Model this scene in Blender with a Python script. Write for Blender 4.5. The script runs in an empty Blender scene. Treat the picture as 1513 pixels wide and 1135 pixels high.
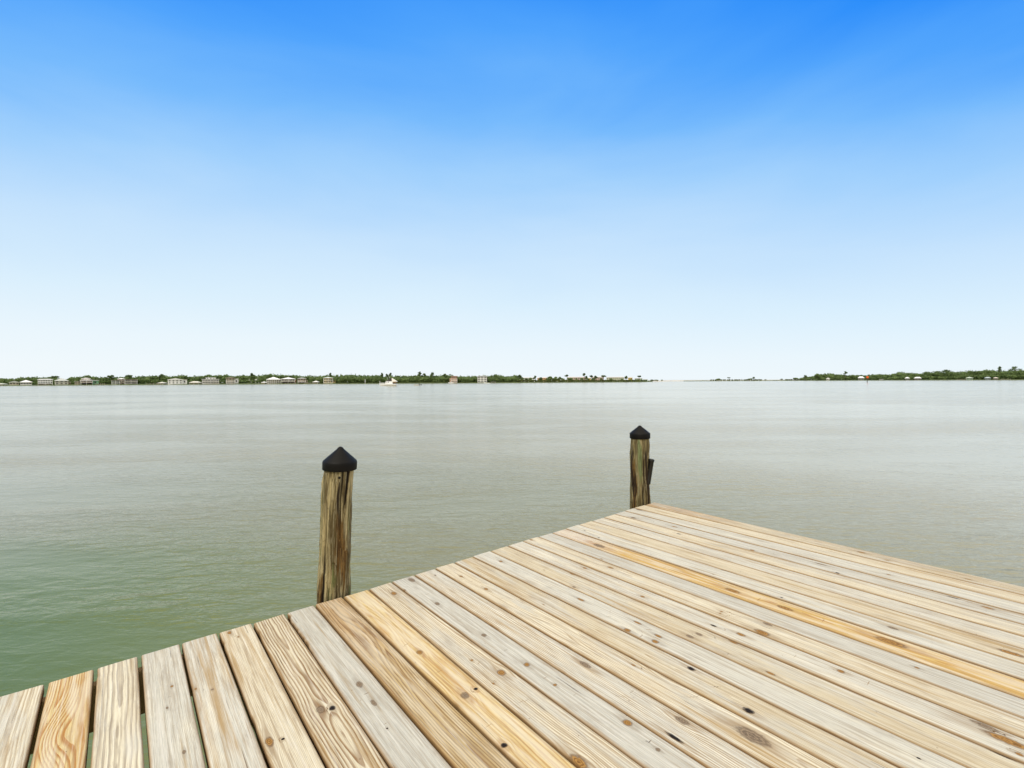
import bpy, bmesh, math, random
import numpy as np
from mathutils import Vector, Matrix
R = math.radians
C = bpy.context.scene.collection
sc = bpy.context.scene

# ------------------------------------------------------------------ camera
F, PITCH, ROLL, HCAM = 686.1, R(.4238), R(-.2891), 1.156     # focal length in pixels of a 1513 px wide frame
DECK = 1.10                                                  # deck surface above the water (z = 0)
ZC = DECK + HCAM
cam = bpy.data.cameras.new('camera'); camo = bpy.data.objects.new('camera', cam); C.objects.link(camo)
cam.sensor_width = 36; cam.lens = F / 1513 * 36; cam.clip_start = .05; cam.clip_end = 30000
c_, s_, cp, sp = math.cos(ROLL), math.sin(ROLL), math.cos(PITCH), math.sin(PITCH)
camo.matrix_world = Matrix(((c_, -s_, 0, 0), (s_ * sp, c_ * sp, -cp, 0), (s_ * cp, c_ * cp, sp, ZC), (0, 0, 0, 1)))
sc.camera = camo

def ray(px, py):
    x, y = px - 756.5, 567.5 - py
    x, y = c_ * x - s_ * y, s_ * x + c_ * y
    return Vector((x, F * cp + y * sp, -F * sp + y * cp))
def at_z(px, py, z):
    d = ray(px, py); t = (z - ZC) / d.z
    return Vector((d.x * t, d.y * t, z))
def at_y(px, py, Y):
    d = ray(px, py); t = Y / d.y
    return Vector((d.x * t, Y, ZC + d.z * t))

# ------------------------------------------------------------------ world, sun, exposure
SUN_EL, SUN_AZ = R(50), R(205)                                # azimuth from +Y towards +X
w = bpy.data.worlds.new('World'); sc.world = w; w.use_nodes = True
nt = w.node_tree; nt.nodes.clear()
def N(nt, typ, **kw):
    n = nt.nodes.new(typ)
    for k, v in kw.items():
        if k == 'inp':
            for a, b in v.items(): n.inputs[a].default_value = b
        else: setattr(n, k, v)
    return n
def ramp(nt, stops, interp='LINEAR'):
    n = nt.nodes.new('ShaderNodeValToRGB'); cr = n.color_ramp; cr.interpolation = interp
    while len(cr.elements) > 1: cr.elements.remove(cr.elements[-1])
    cr.elements[0].position = stops[0][0]; cr.elements[0].color = (*stops[0][1], 1)
    for p, col in stops[1:]:
        e = cr.elements.new(p); e.color = (*col, 1)
    return n
def srgb(r, g, b):
    f = lambda c: (c / 255 / 12.92) if c <= 10 else ((c / 255 + .055) / 1.055) ** 2.4
    return (f(r), f(g), f(b))
L = nt.links.new
tc = N(nt, 'ShaderNodeTexCoord')
sky = N(nt, 'ShaderNodeTexSky', sky_type='NISHITA', sun_disc=False, sun_elevation=SUN_EL, sun_rotation=SUN_AZ, air_density=1.0, dust_density=1.5, ozone_density=2.5)
sep = N(nt, 'ShaderNodeSeparateXYZ'); L(tc.outputs['Generated'], sep.inputs[0])
# thin cloud veil: height of the sky direction, tilted a little with azimuth and broken up with soft noise
mp = N(nt, 'ShaderNodeMapping'); mp.inputs['Scale'].default_value = (1.0, 1.0, 3.6); mp.inputs['Rotation'].default_value = (R(14), R(-10), 0); L(tc.outputs['Generated'], mp.inputs[0])
n1 = N(nt, 'ShaderNodeTexNoise', inp={'Scale': 1.7, 'Detail': 5.0, 'Roughness': .5, 'Distortion': .4}); L(mp.outputs[0], n1.inputs['Vector'])
m1 = N(nt, 'ShaderNodeMath', operation='MULTIPLY_ADD', inp={1: .16, 2: -.08}); L(n1.outputs['Fac'], m1.inputs[0])
x2 = N(nt, 'ShaderNodeMath', operation='MULTIPLY'); L(sep.outputs['X'], x2.inputs[0]); L(sep.outputs['X'], x2.inputs[1])
x3 = N(nt, 'ShaderNodeMath', operation='MULTIPLY_ADD', inp={1: .55, 2: 1.}); L(x2.outputs[0], x3.inputs[0])
x4 = N(nt, 'ShaderNodeMath', operation='MULTIPLY'); L(sep.outputs['Z'], x4.inputs[0]); L(x3.outputs[0], x4.inputs[1])
m2 = N(nt, 'ShaderNodeMath', operation='MULTIPLY_ADD', inp={1: .045}); L(sep.outputs['X'], m2.inputs[0]); L(x4.outputs[0], m2.inputs[2])
m3 = N(nt, 'ShaderNodeMath', operation='ADD'); L(m2.outputs[0], m3.inputs[0])
mz = N(nt, 'ShaderNodeMath', operation='MULTIPLY', use_clamp=True, inp={1: 3.0}); L(sep.outputs['Z'], mz.inputs[0])
m1b = N(nt, 'ShaderNodeMath', operation='MULTIPLY'); L(m1.outputs[0], m1b.inputs[0]); L(mz.outputs[0], m1b.inputs[1]); L(m1b.outputs[0], m3.inputs[1])
rp = ramp(nt, [(0, srgb(243, 251, 255)), (.07, srgb(236, 248, 255)), (.17, srgb(220, 241, 255)), (.29, srgb(198, 228, 255)), (.40, srgb(162, 210, 255)),
               (.50, srgb(120, 188, 255)), (.58, srgb(82, 166, 255)), (.66, srgb(44, 144, 253)), (.73, srgb(30, 134, 250)), (.78, srgb(200, 205, 215)), (.82, srgb(252, 244, 228)), (1, srgb(255, 243, 220))])
L(m3.outputs[0], rp.inputs[0])
vs = N(nt, 'ShaderNodeVectorMath', operation='SCALE', inp={'Scale': 10.0}); L(rp.outputs[0], vs.inputs[0])
mx0 = N(nt, 'ShaderNodeMix', data_type='RGBA', inp={'Factor': .97}); L(sky.outputs[0], mx0.inputs[6]); L(vs.outputs[0], mx0.inputs[7])
# pale warm sky added out of view behind the camera to warm the light
bk = N(nt, 'ShaderNodeMapRange', interpolation_type='SMOOTHSTEP', inp={1: -.05, 2: -.40, 3: 0., 4: 1.}); L(sep.outputs['Y'], bk.inputs[0])
mx = N(nt, 'ShaderNodeMix', data_type='RGBA'); L(bk.outputs[0], mx.inputs[0]); L(mx0.outputs[2], mx.inputs[6]); mx.inputs[7].default_value = (9.3, 8.8, 7.6, 1)
# bright white sky added overhead, out of frame, to offset the blue light
br = N(nt, 'ShaderNodeMapRange', interpolation_type='SMOOTHSTEP', inp={1: .76, 2: .88, 3: 1., 4: 1.5}); L(m3.outputs[0], br.inputs[0])
vb = N(nt, 'ShaderNodeVectorMath', operation='SCALE'); L(mx.outputs[2], vb.inputs[0]); L(br.outputs[0], vb.inputs['Scale'])
bg = N(nt, 'ShaderNodeBackground', inp={'Strength': .10}); L(vb.outputs[0], bg.inputs[0])
wo = N(nt, 'ShaderNodeOutputWorld'); L(bg.outputs[0], wo.inputs[0])
sl = bpy.data.lights.new('sun', 'SUN'); sl.energy = 1.7; sl.angle = R(11); sl.color = (1, .95, .87)
so = bpy.data.objects.new('sun', sl); C.objects.link(so)
so.rotation_euler = Vector((math.sin(SUN_AZ) * math.cos(SUN_EL), math.cos(SUN_AZ) * math.cos(SUN_EL), math.sin(SUN_EL))).to_track_quat('Z', 'Y').to_euler()
vs_ = sc.view_settings; vs_.view_transform = 'Standard'; vs_.look = 'None'; vs_.gamma = 1; vs_.use_curve_mapping = False; vs_.exposure = 0.0

# ------------------------------------------------------------------ helpers
def tag(o, label=None, cat=None, group=None, kind=None):
    for k, v in (('label', label), ('category', cat), ('group', group), ('kind', kind)):
        if v: o[k] = v
    return o
def empty(name, loc, label, cat, group=None, rz=0):
    o = bpy.data.objects.new(name, None); C.objects.link(o); o.location = loc; o.rotation_euler = (0, 0, rz); o.empty_display_size = .2
    return tag(o, label, cat, group)
def link(name, me, m, parent=None, smooth=False):
    o = bpy.data.objects.new(name, me); C.objects.link(o)
    if m: me.materials.append(m)
    if smooth: me.polygons.foreach_set('use_smooth', np.ones(len(me.polygons), bool))
    if parent: o.parent = parent
    return o
def np_mesh(name, V, Q):
    V = np.asarray(V, np.float32); Q = np.asarray(Q, np.int32)
    me = bpy.data.meshes.new(name); k = Q.shape[1]
    me.vertices.add(len(V)); me.vertices.foreach_set('co', V.ravel())
    me.loops.add(Q.size); me.loops.foreach_set('vertex_index', Q.ravel())
    me.polygons.add(len(Q)); me.polygons.foreach_set('loop_start', np.arange(len(Q), dtype=np.int32) * k)
    me.update(calc_edges=True); me.validate()
    return me
def attr(me, name, data, typ='FLOAT_VECTOR'):
    a = me.attributes.new(name, typ, 'POINT')
    d = np.asarray(data, np.float32)
    a.data.foreach_set('vector' if typ == 'FLOAT_VECTOR' else ('color' if typ == 'FLOAT_COLOR' else 'value'), d.ravel())
class MB:
    """collects boxes, prisms, lathes into one mesh"""
    def __init__(s): s.v = []; s.f = []
    def add(s, vs, fs):
        k = len(s.v); s.v += [tuple(v) for v in vs]; s.f += [tuple(i + k for i in f) for f in fs]; return s
    def box(s, x0, x1, y0, y1, z0, z1):
        return s.add([(x0, y0, z0), (x1, y0, z0), (x1, y1, z0), (x0, y1, z0), (x0, y0, z1), (x1, y0, z1), (x1, y1, z1), (x0, y1, z1)],
                     [(0, 3, 2, 1), (4, 5, 6, 7), (0, 1, 5, 4), (1, 2, 6, 5), (2, 3, 7, 6), (3, 0, 4, 7)])
    def hip(s, x0, x1, y0, y1, z0, z1, inset=None):
        w_, d = x1 - x0, y1 - y0; i = min(d / 2, w_ / 2 * .999) if inset is None else inset; ym = (y0 + y1) / 2; t = .15
        return s.add([(x0, y0, z0 - t), (x1, y0, z0 - t), (x1, y1, z0 - t), (x0, y1, z0 - t), (x0, y0, z0), (x1, y0, z0), (x1, y1, z0), (x0, y1, z0), (x0 + i, ym, z1), (x1 - i, ym, z1)],
                     [(0, 3, 2, 1), (0, 1, 5, 4), (1, 2, 6, 5), (2, 3, 7, 6), (3, 0, 4, 7), (4, 5, 9, 8), (5, 6, 9), (6, 7, 8, 9), (7, 4, 8)])
    def gable(s, x0, x1, y0, y1, z0, z1):            # gable end facing -Y
        xm = (x0 + x1) / 2; t = .15
        return s.add([(x0, y0, z0 - t), (x1, y0, z0 - t), (x1, y1, z0 - t), (x0, y1, z0 - t), (x0, y0, z0), (x1, y0, z0), (x1, y1, z0), (x0, y1, z0), (xm, y0, z1), (xm, y1, z1)],
                     [(0, 3, 2, 1), (0, 1, 5, 4), (1, 2, 6, 5), (2, 3, 7, 6), (3, 0, 4, 7), (4, 5, 8), (5, 6, 9, 8), (6, 7, 9), (7, 4, 8, 9)])
    def lathe(s, prof, n=32, cx=0, cy=0):
        vs, fs = [], []
        for r, z in prof:
            for k in range(n):
                a = 2 * math.pi * k / n; vs.append((cx + r * math.cos(a), cy + r * math.sin(a), z))
        for i in range(len(prof) - 1):
            for k in range(n):
                k2 = (k + 1) % n; fs.append((i * n + k, i * n + k2, (i + 1) * n + k2, (i + 1) * n + k))
        return s.add(vs, fs)
    def tube(s, p, q, r, n=8, r2=None):
        p, q = Vector(p), Vector(q); d = (q - p).normalized(); a = d.orthogonal().normalized(); b = d.cross(a); r2 = r if r2 is None else r2
        vs = [p + (a * math.cos(t) + b * math.sin(t)) * r for t in (2 * math.pi * k / n for k in range(n))] + [q + (a * math.cos(t) + b * math.sin(t)) * r2 for t in (2 * math.pi * k / n for k in range(n))]
        return s.add(vs, [(k, (k + 1) % n, n + (k + 1) % n, n + k) for k in range(n)] + [tuple(range(n))[::-1], tuple(range(n, 2 * n))])
    def build(s, name, m, parent=None, smooth=False):
        me = bpy.data.meshes.new(name); me.from_pydata(s.v, [], s.f); me.update()
        return link(name, me, m, parent, smooth)
def hashn(ix, iy, seed):
    h = (ix.astype(np.int64) * 374761393 + iy.astype(np.int64) * 668265263 + seed * 1442695041) & 0xffffffff
    h = ((h ^ (h >> 13)) * 1274126177) & 0xffffffff
    return ((h ^ (h >> 16)) & 0xffff) / 65535.0
def vnoise(x, y, seed=0, wrapy=None):
    x = np.asarray(x, float); y = np.asarray(y, float)
    x, y = np.broadcast_arrays(x, y)
    ix, iy = np.floor(x).astype(int), np.floor(y).astype(int); fx, fy = x - ix, y - iy
    fx, fy = fx * fx * (3 - 2 * fx), fy * fy * (3 - 2 * fy)
    iy1 = iy + 1
    if wrapy: iy, iy1 = iy % wrapy, iy1 % wrapy
    a, b, c, d = hashn(ix, iy, seed), hashn(ix + 1, iy, seed), hashn(ix, iy1, seed), hashn(ix + 1, iy1, seed)
    return (a * (1 - fx) + b * fx) * (1 - fy) + (c * (1 - fx) + d * fx) * fy
def fbm(x, y, seed=0, oct=3):
    return sum(vnoise(x * 2 ** k, y * 2 ** k, seed + k * 17) / 2 ** k for k in range(oct)) / sum(1 / 2 ** k for k in range(oct))

MATS = {}
def mat(name, col=(.5, .5, .5), rough=.7, noise=.12, scale=2.0, spec=.3, metal=0):
    if name in MATS: return MATS[name]
    m = bpy.data.materials.new(name); m.use_nodes = True; t = m.node_tree; b = t.nodes['Principled BSDF']
    tcn = N(t, 'ShaderNodeTexCoord'); nn = N(t, 'ShaderNodeTexNoise', inp={'Scale': scale, 'Detail': 4.0}); t.links.new(tcn.outputs['Object'], nn.inputs['Vector'])
    rr = ramp(t, [(.25, tuple(c * (1 - noise) for c in col)), (.75, tuple(min(1, c * (1 + noise)) for c in col))]); t.links.new(nn.outputs['Fac'], rr.inputs[0])
    t.links.new(rr.outputs[0], b.inputs['Base Color']); b.inputs['Roughness'].default_value = rough; b.inputs['Specular IOR Level'].default_value = spec; b.inputs['Metallic'].default_value = metal
    MATS[name] = m; return m

# ------------------------------------------------------------------ wood material (driven by per-vertex grain coordinates)
def wood_material():
    m = bpy.data.materials.new('weathered_pine'); m.use_nodes = True; t = m.node_tree; b = t.nodes['Principled BSDF']; K = t.links.new
    def A(n): return N(t, 'ShaderNodeAttribute', attribute_name=n)
    def M(op, a, b_=None, c=None, clamp=False):
        n = N(t, 'ShaderNodeMath', operation=op, use_clamp=clamp)
        for i, v in enumerate((a, b_, c)):
            if v is None: continue
            if isinstance(v, (int, float)): n.inputs[i].default_value = v
            else: K(v, n.inputs[i])
        return n.outputs[0]
    def mix(f, a, b_, mode='MIX'):
        n = N(t, 'ShaderNodeMix', data_type='RGBA', blend_type=mode)
        if isinstance(f, (int, float)): n.inputs[0].default_value = f
        else: K(f, n.inputs[0])
        for i, v in ((6, a), (7, b_)):
            if isinstance(v, tuple): n.inputs[i].default_value = (*v, 1)
            else: K(v, n.inputs[i])
        return n.outputs[2]
    def sstep(v, lo, hi):
        n = N(t, 'ShaderNodeMapRange', interpolation_type='SMOOTHSTEP', inp={1: lo, 2: hi, 3: 0., 4: 1.}); K(v, n.inputs[0]); return n.outputs[0]
    def comb(x, y, z):
        n = N(t, 'ShaderNodeCombineXYZ')
        for i, v in enumerate((x, y, z)):
            if isinstance(v, (int, float)): n.inputs[i].default_value = v
            else: K(v, n.inputs[i])
        return n.outputs[0]
    def noise(vec, scale=1., detail=3., rough=.55):
        n = N(t, 'ShaderNodeTexNoise', inp={'Scale': scale, 'Detail': detail, 'Roughness': rough}); K(vec, n.inputs['Vector']); return n.outputs['Fac']
    g = N(t, 'ShaderNodeSeparateXYZ'); K(A('grain').outputs['Vector'], g.inputs[0]); phi, u, v = g.outputs
    pr = N(t, 'ShaderNodeSeparateXYZ'); K(A('look').outputs['Vector'], pr.inputs[0]); contrast, grey, seed = pr.outputs
    kn = A('knot').outputs['Vector']; ks = N(t, 'ShaderNodeSeparateXYZ'); K(kn, ks.inputs[0]); kx, ky, kt = ks.outputs
    side = A('side').outputs['Fac']
    base = A('tone').outputs['Color']; late = A('late').outputs['Color']
    # fine fibres and slow blotches
    fib = noise(comb(M('MULTIPLY', u, 7.), M('MULTIPLY', v, 420.), seed), 1., 4., .6)
    fib2 = noise(comb(M('MULTIPLY', u, 22.), M('MULTIPLY', v, 900.), seed), 1., 2., .5)
    blot = noise(comb(M('MULTIPLY', u, 2.2), M('MULTIPLY', v, 13.), seed), 1., 4., .6)
    blot2 = noise(comb(M('MULTIPLY', u, 5.), M('MULTIPLY', v, 26.), M('ADD', seed, 9.)), 1., 4., .65)
    wig = noise(comb(M('MULTIPLY', u, 9.), M('MULTIPLY', v, 45.), seed), 1., 2., .5)
    ph = M('ADD', phi, M('MULTIPLY', M('SUBTRACT', wig, .5), .35))
    fr = M('FRACT', ph)
    ring = M('MULTIPLY', sstep(fr, .30, .86), M('SUBTRACT', 1., sstep(fr, .92, 1.0)))
    ringamp = M('MULTIPLY', contrast, M('ADD', .45, M('MULTIPLY', blot2, 1.3)))
    col = mix(M('MULTIPLY', ring, ringamp, clamp=True), base, late)
    # bleaching: grey-white weathering in patches, warmer where it is sheltered
    gm = M('MULTIPLY', sstep(M('ADD', blot, M('MULTIPLY', M('SUBTRACT', grey, .5), .40)), .42, .60), .70)
    gcol = mix(sstep(fib, .35, .7), (.42, .405, .345), (.79, .765, .67))
    col = mix(gm, col, gcol)
    dk = M('MULTIPLY', sstep(blot2, .54, .74), .42)
    col = mix(dk, col, mix(.5, late, (.22, .19, .16)))
    col = mix(M('MULTIPLY', sstep(fib, .53, .70), .62), col, mix(.5, late, (.28, .235, .19)))
    col = mix(M('MULTIPLY', sstep(fib2, .52, .70), .30), col, (.34, .27, .2))
    ms_ = noise(comb(M('MULTIPLY', u, 2.6), M('MULTIPLY', v, 120.), M('ADD', seed, 5.)), 1., 4., .65)
    col = mix(M('MULTIPLY', sstep(ms_, .50, .64), .60), col, mix(.55, late, (.36, .29, .20)))
    col = mix(M('MULTIPLY', sstep(ms_, .48, .34), .30), col, (.86, .82, .73))
    # honey-brown streaks that follow the grain and fade along the board
    hs = noise(comb(M('MULTIPLY', u, 1.3), M('MULTIPLY', v, 34.), M('ADD', seed, 17.)), 1., 5., .62)
    hm = noise(comb(M('MULTIPLY', u, .9), M('MULTIPLY', v, 5.), M('ADD', seed, 43.)), 1., 3., .6)
    hk = M('MULTIPLY', sstep(hs, .50, .68), sstep(M('SUBTRACT', hm, M('MULTIPLY', grey, .10)), .33, .56))
    col = mix(M('MULTIPLY', hk, .78), col, mix(.40, late, (.47, .30, .09)))
    # resin-rich boards: the stain comes and goes
    pale = noise(comb(M('MULTIPLY', u, 2.6), M('MULTIPLY', v, 30.), M('ADD', seed, 71.)), 1., 4., .6)
    col = mix(M('MULTIPLY', M('MULTIPLY', sstep(pale, .42, .60), A('patchy').outputs['Fac']), .75), col, (.74, .66, .50))
    # grime and wear along the edges
    ed = A('edge').outputs['Fac']
    col = mix(M('MULTIPLY', sstep(M('ADD', ed, M('MULTIPLY', M('SUBTRACT', blot2, .5), .5)), .80, 1.0), .42), col, (.33, .22, .11))
    # checks: thin long dark cracks
    chk = noise(comb(M('MULTIPLY', u, 3.5), M('MULTIPLY', v, 150.), M('ADD', seed, 31.)), 1., 1., .4)
    ck = M('MULTIPLY', sstep(chk, .735, .775), sstep(blot, .45, .6))
    col = mix(M('MULTIPLY', ck, .75), col, (.16, .115, .08))
    # pin holes and resin specks
    vo = N(t, 'ShaderNodeTexVoronoi', feature='F1', inp={'Scale': 30.}); K(comb(M('MULTIPLY', u, .8), v, seed), vo.inputs['Vector'])
    vr = N(t, 'ShaderNodeSeparateColor'); K(vo.outputs['Color'], vr.inputs[0])
    pin = M('MULTIPLY', M('SUBTRACT', 1., sstep(vo.outputs['Distance'], .03, .065)), M('GREATER_THAN', vr.outputs[0], .74))
    col = mix(M('MULTIPLY', pin, .8), col, (.20, .09, .035))
    # knots
    kd0 = N(t, 'ShaderNodeVectorMath', operation='LENGTH'); K(comb(kx, ky, 0.), kd0.inputs[0])
    kno = noise(comb(M('MULTIPLY', u, 60.), M('MULTIPLY', v, 90.), seed), 1., 3., .6)
    kd = M('ADD', kd0.outputs['Value'], M('MULTIPLY', M('SUBTRACT', kno, .5), .85))
    hx = N(t, 'ShaderNodeVectorMath', operation='LENGTH'); K(comb(M('MULTIPLY', kx, .38), ky, 0.), hx.inputs[0])
    halo = M('SUBTRACT', 1., sstep(M('ADD', hx.outputs['Value'], M('MULTIPLY', M('SUBTRACT', blot2, .5), 1.0)), .75, 1.6))
    isk = M('LESS_THAN', kt, 2.5)      # 3 = swirl only
    halo = M('MULTIPLY', halo, isk)
    col = mix(M('MULTIPLY', halo, .46), col, mix(.35, late, (.25, .22, .18)))
    kmask = M('MULTIPLY', M('SUBTRACT', 1., sstep(kd, .60, 1.15)), isk)
    krs = M('ADD', M('MULTIPLY', M('SINE', M('MULTIPLY', kd, 17.)), .5), .5)
    kor = mix(krs, (.42, .225, .06), (.19, .09, .022)); kgr = mix(krs, (.30, .22, .14), (.145, .105, .07))
    kcol = mix(M('MULTIPLY', M('GREATER_THAN', kt, 1.5), 1.), kor, kgr)
    hole = M('MULTIPLY', M('LESS_THAN', M('ABSOLUTE', M('SUBTRACT', kt, 1.)), .25), 1.)
    kcol = mix(hole, kcol, (.012, .007, .005))
    rim = M('MULTIPLY', M('MULTIPLY', sstep(kd, .62, .92), M('SUBTRACT', 1., sstep(kd, .95, 1.3))), isk)
    col = mix(kmask, col, kcol)
    col = mix(M('MULTIPLY', rim, .42), col, (.075, .04, .02))
    # unweathered sides, darkened further to paint in the shade of the gaps
    scol = mix(M('MULTIPLY', ring, .4), (.31, .18, .065), (.22, .115, .035))
    col = mix(M('MULTIPLY', side, .85), col, scol)
    K(col, b.inputs['Base Color'])
    rg = N(t, 'ShaderNodeMapRange', inp={1: 0., 2: 1., 3: .72, 4: .9}); K(fib, rg.inputs[0]); K(rg.outputs[0], b.inputs['Roughness'])
    b.inputs['Specular IOR Level'].default_value = .25
    h = M('ADD', M('MULTIPLY', ring, M('MULTIPLY', contrast, .5)), M('MULTIPLY', fib, -.9))
    h = M('SUBTRACT', h, M('MULTIPLY', ck, 1.5)); h = M('SUBTRACT', h, M('MULTIPLY', pin, 1.5)); h = M('SUBTRACT', h, M('MULTIPLY', M('MULTIPLY', kmask, hole), 6.))
    bp = N(t, 'ShaderNodeBump', inp={'Strength': .8, 'Distance': .0014}); K(h, bp.inputs['Height']); K(bp.outputs[0], b.inputs['Normal'])
    return m
WOOD = wood_material()

# ------------------------------------------------------------------ the dock
A_PX = [(68.7,1008.5),(141,988),(206,969),(267,951),(322,935),(373,921),(421.3,907),(464.6,893),(507,882),(545,870.5),(578.2,859.5),(612.3,849.5),(642.9,839.9),(671.2,830.9),(698.4,822.2),(725,814.2),(749.8,806.5),(773,799.8),(794.9,793.1),(816,787.2),(835.6,780.8),(856,775.3),(874.9,769.7),(892.3,764.8),(908.6,759.6),(923.6,754.9),(937.4,750.5),(952.7,746.2),(967.2,742.1)]
B_PX = [(39.5,1135),(129,1135),(217.7,1135),(307.5,1135),(399,1135),(484.5,1135),(577.5,1135),(672,1135),(768,1135),(857,1135),(954,1135),(1048,1135),(1143,1135),(1240,1135),(1335,1135),(1434,1135),(1513,1127),(1513,1090.6),(1513,1061),(1513,1032),(1513,1004),(1513,980.9),(1513,958.7),(1513,940.2),(1513,922.9),(1513,907.5),(1513,892.3),(1513,879.1),(1513,866.8)]
YAW = -.69418
UB = Vector((math.sin(YAW), math.cos(YAW))); UE = Vector((math.cos(YAW), -math.sin(YAW)))     # along the boards (outwards), along the deck edge
UB3, UE3 = UB.to_3d(), UE.to_3d()
ga = [at_z(*p, DECK).to_2d() for p in A_PX]; gb = [at_z(*p, DECK).to_2d() for p in B_PX]
EDGE = sum(p.dot(UB) for p in ga) / len(ga)                   # distance of the deck's outer edge along UB
ORG = UB3 * EDGE; ORG.z = DECK                                 # board coordinates: x = along the edge (UE), y = inwards (-UB), z up
def to_local(p2): return (p2.dot(UE), EDGE - p2.dot(UB))       # (v, u)
LEN = 4.88
lines = []                                                     # each gap: v at u=0 and slope
for a, b in zip(ga, gb):
    va, ua = to_local(a); vb, ub_ = to_local(b); k = (vb - va) / (ub_ - ua)
    lines.append([va - k * ua, k, ua])
lead = []
for k in range(7, 0, -1): lead.append([lines[0][0] - .1455 * k, lines[0][1] * .5, lines[0][2] + .004 * (k % 3)])
NLEAD = len(lead)
lines = lead + lines
gapw = {i: .009 for i in range(NLEAD)}
for i, g_ in enumerate(g_ + (.0032 if k_ > 7 else .001) for k_, g_ in enumerate([.0105, .011, .0125, .0075, .008, .007, .006, .007, .0055, .005, .0055, .004, .005, .006, .005, .005, .0045, .0045, .002, .0085, .0055, .0045, .0045, .0045, .0045, .0045, .002, .006, 0])): gapw[NLEAD + i] = g_
# per-board look: tone, latewood, ring contrast, greyness, figure ('flat' cathedral / 'vert' straight), rings per metre
cream, tan_, white, greyw, gold, brown, orange = (.74, .67, .50), (.665, .59, .42), (.765, .725, .59), (.61, .59, .505), (.70, .545, .26), (.54, .40, .19), (.66, .455, .13)
lt_tan, lt_or, lt_gr, lt_br = (.36, .235, .115), (.44, .20, .045), (.36, .30, .225), (.25, .14, .055)
LOOK = [(cream, lt_tan, .5, .5, 'flat', 110), (gold, lt_or, 1.0, .0, 'flat', 135), (cream, lt_gr, .75, .4, 'flat', 70), (white, lt_gr, .4, .8, 'vert', 220), (white, lt_tan, .4, .7, 'vert', 240),
        (cream, lt_tan, .4, .15, 'vert', 240), (tan_, lt_br, .95, .0, 'flat', 85), (greyw, lt_gr, .5, .95, 'vert', 320), (brown, lt_br, .9, -.1, 'flat', 105), (gold, lt_or, .5, .1, 'flat', 75),
        (cream, lt_tan, .75, .45, 'vert', 110), (greyw, lt_gr, .5, .95, 'vert', 150), (white, lt_tan, .85, .5, 'vert', 115), (cream, lt_tan, .6, .35, 'flat', 120), (tan_, lt_tan, .55, .4, 'flat', 150),
        (white, lt_gr, .35, .85, 'vert', 260), (tan_, lt_tan, .4, .35, 'vert', 280), (white, lt_tan, .4, .7, 'vert', 230), (cream, lt_tan, .4, .3, 'flat', 200), (greyw, lt_gr, .45, .8, 'vert', 230),
        (orange, lt_or, .7, .0, 'flat', 170), (white, lt_gr, .4, .7, 'vert', 240), (tan_, lt_tan, .5, .25, 'vert', 240), (white, lt_tan, .4, .7, 'vert', 240), (cream, lt_tan, .4, .4, 'vert', 240),
        (greyw, lt_gr, .4, .9, 'flat', 240), (white, lt_gr, .35, .75, 'vert', 240), (cream, lt_tan, .4, .2, 'vert', 240), (tan_, lt_br, .6, .45, 'flat', 240)]
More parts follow.
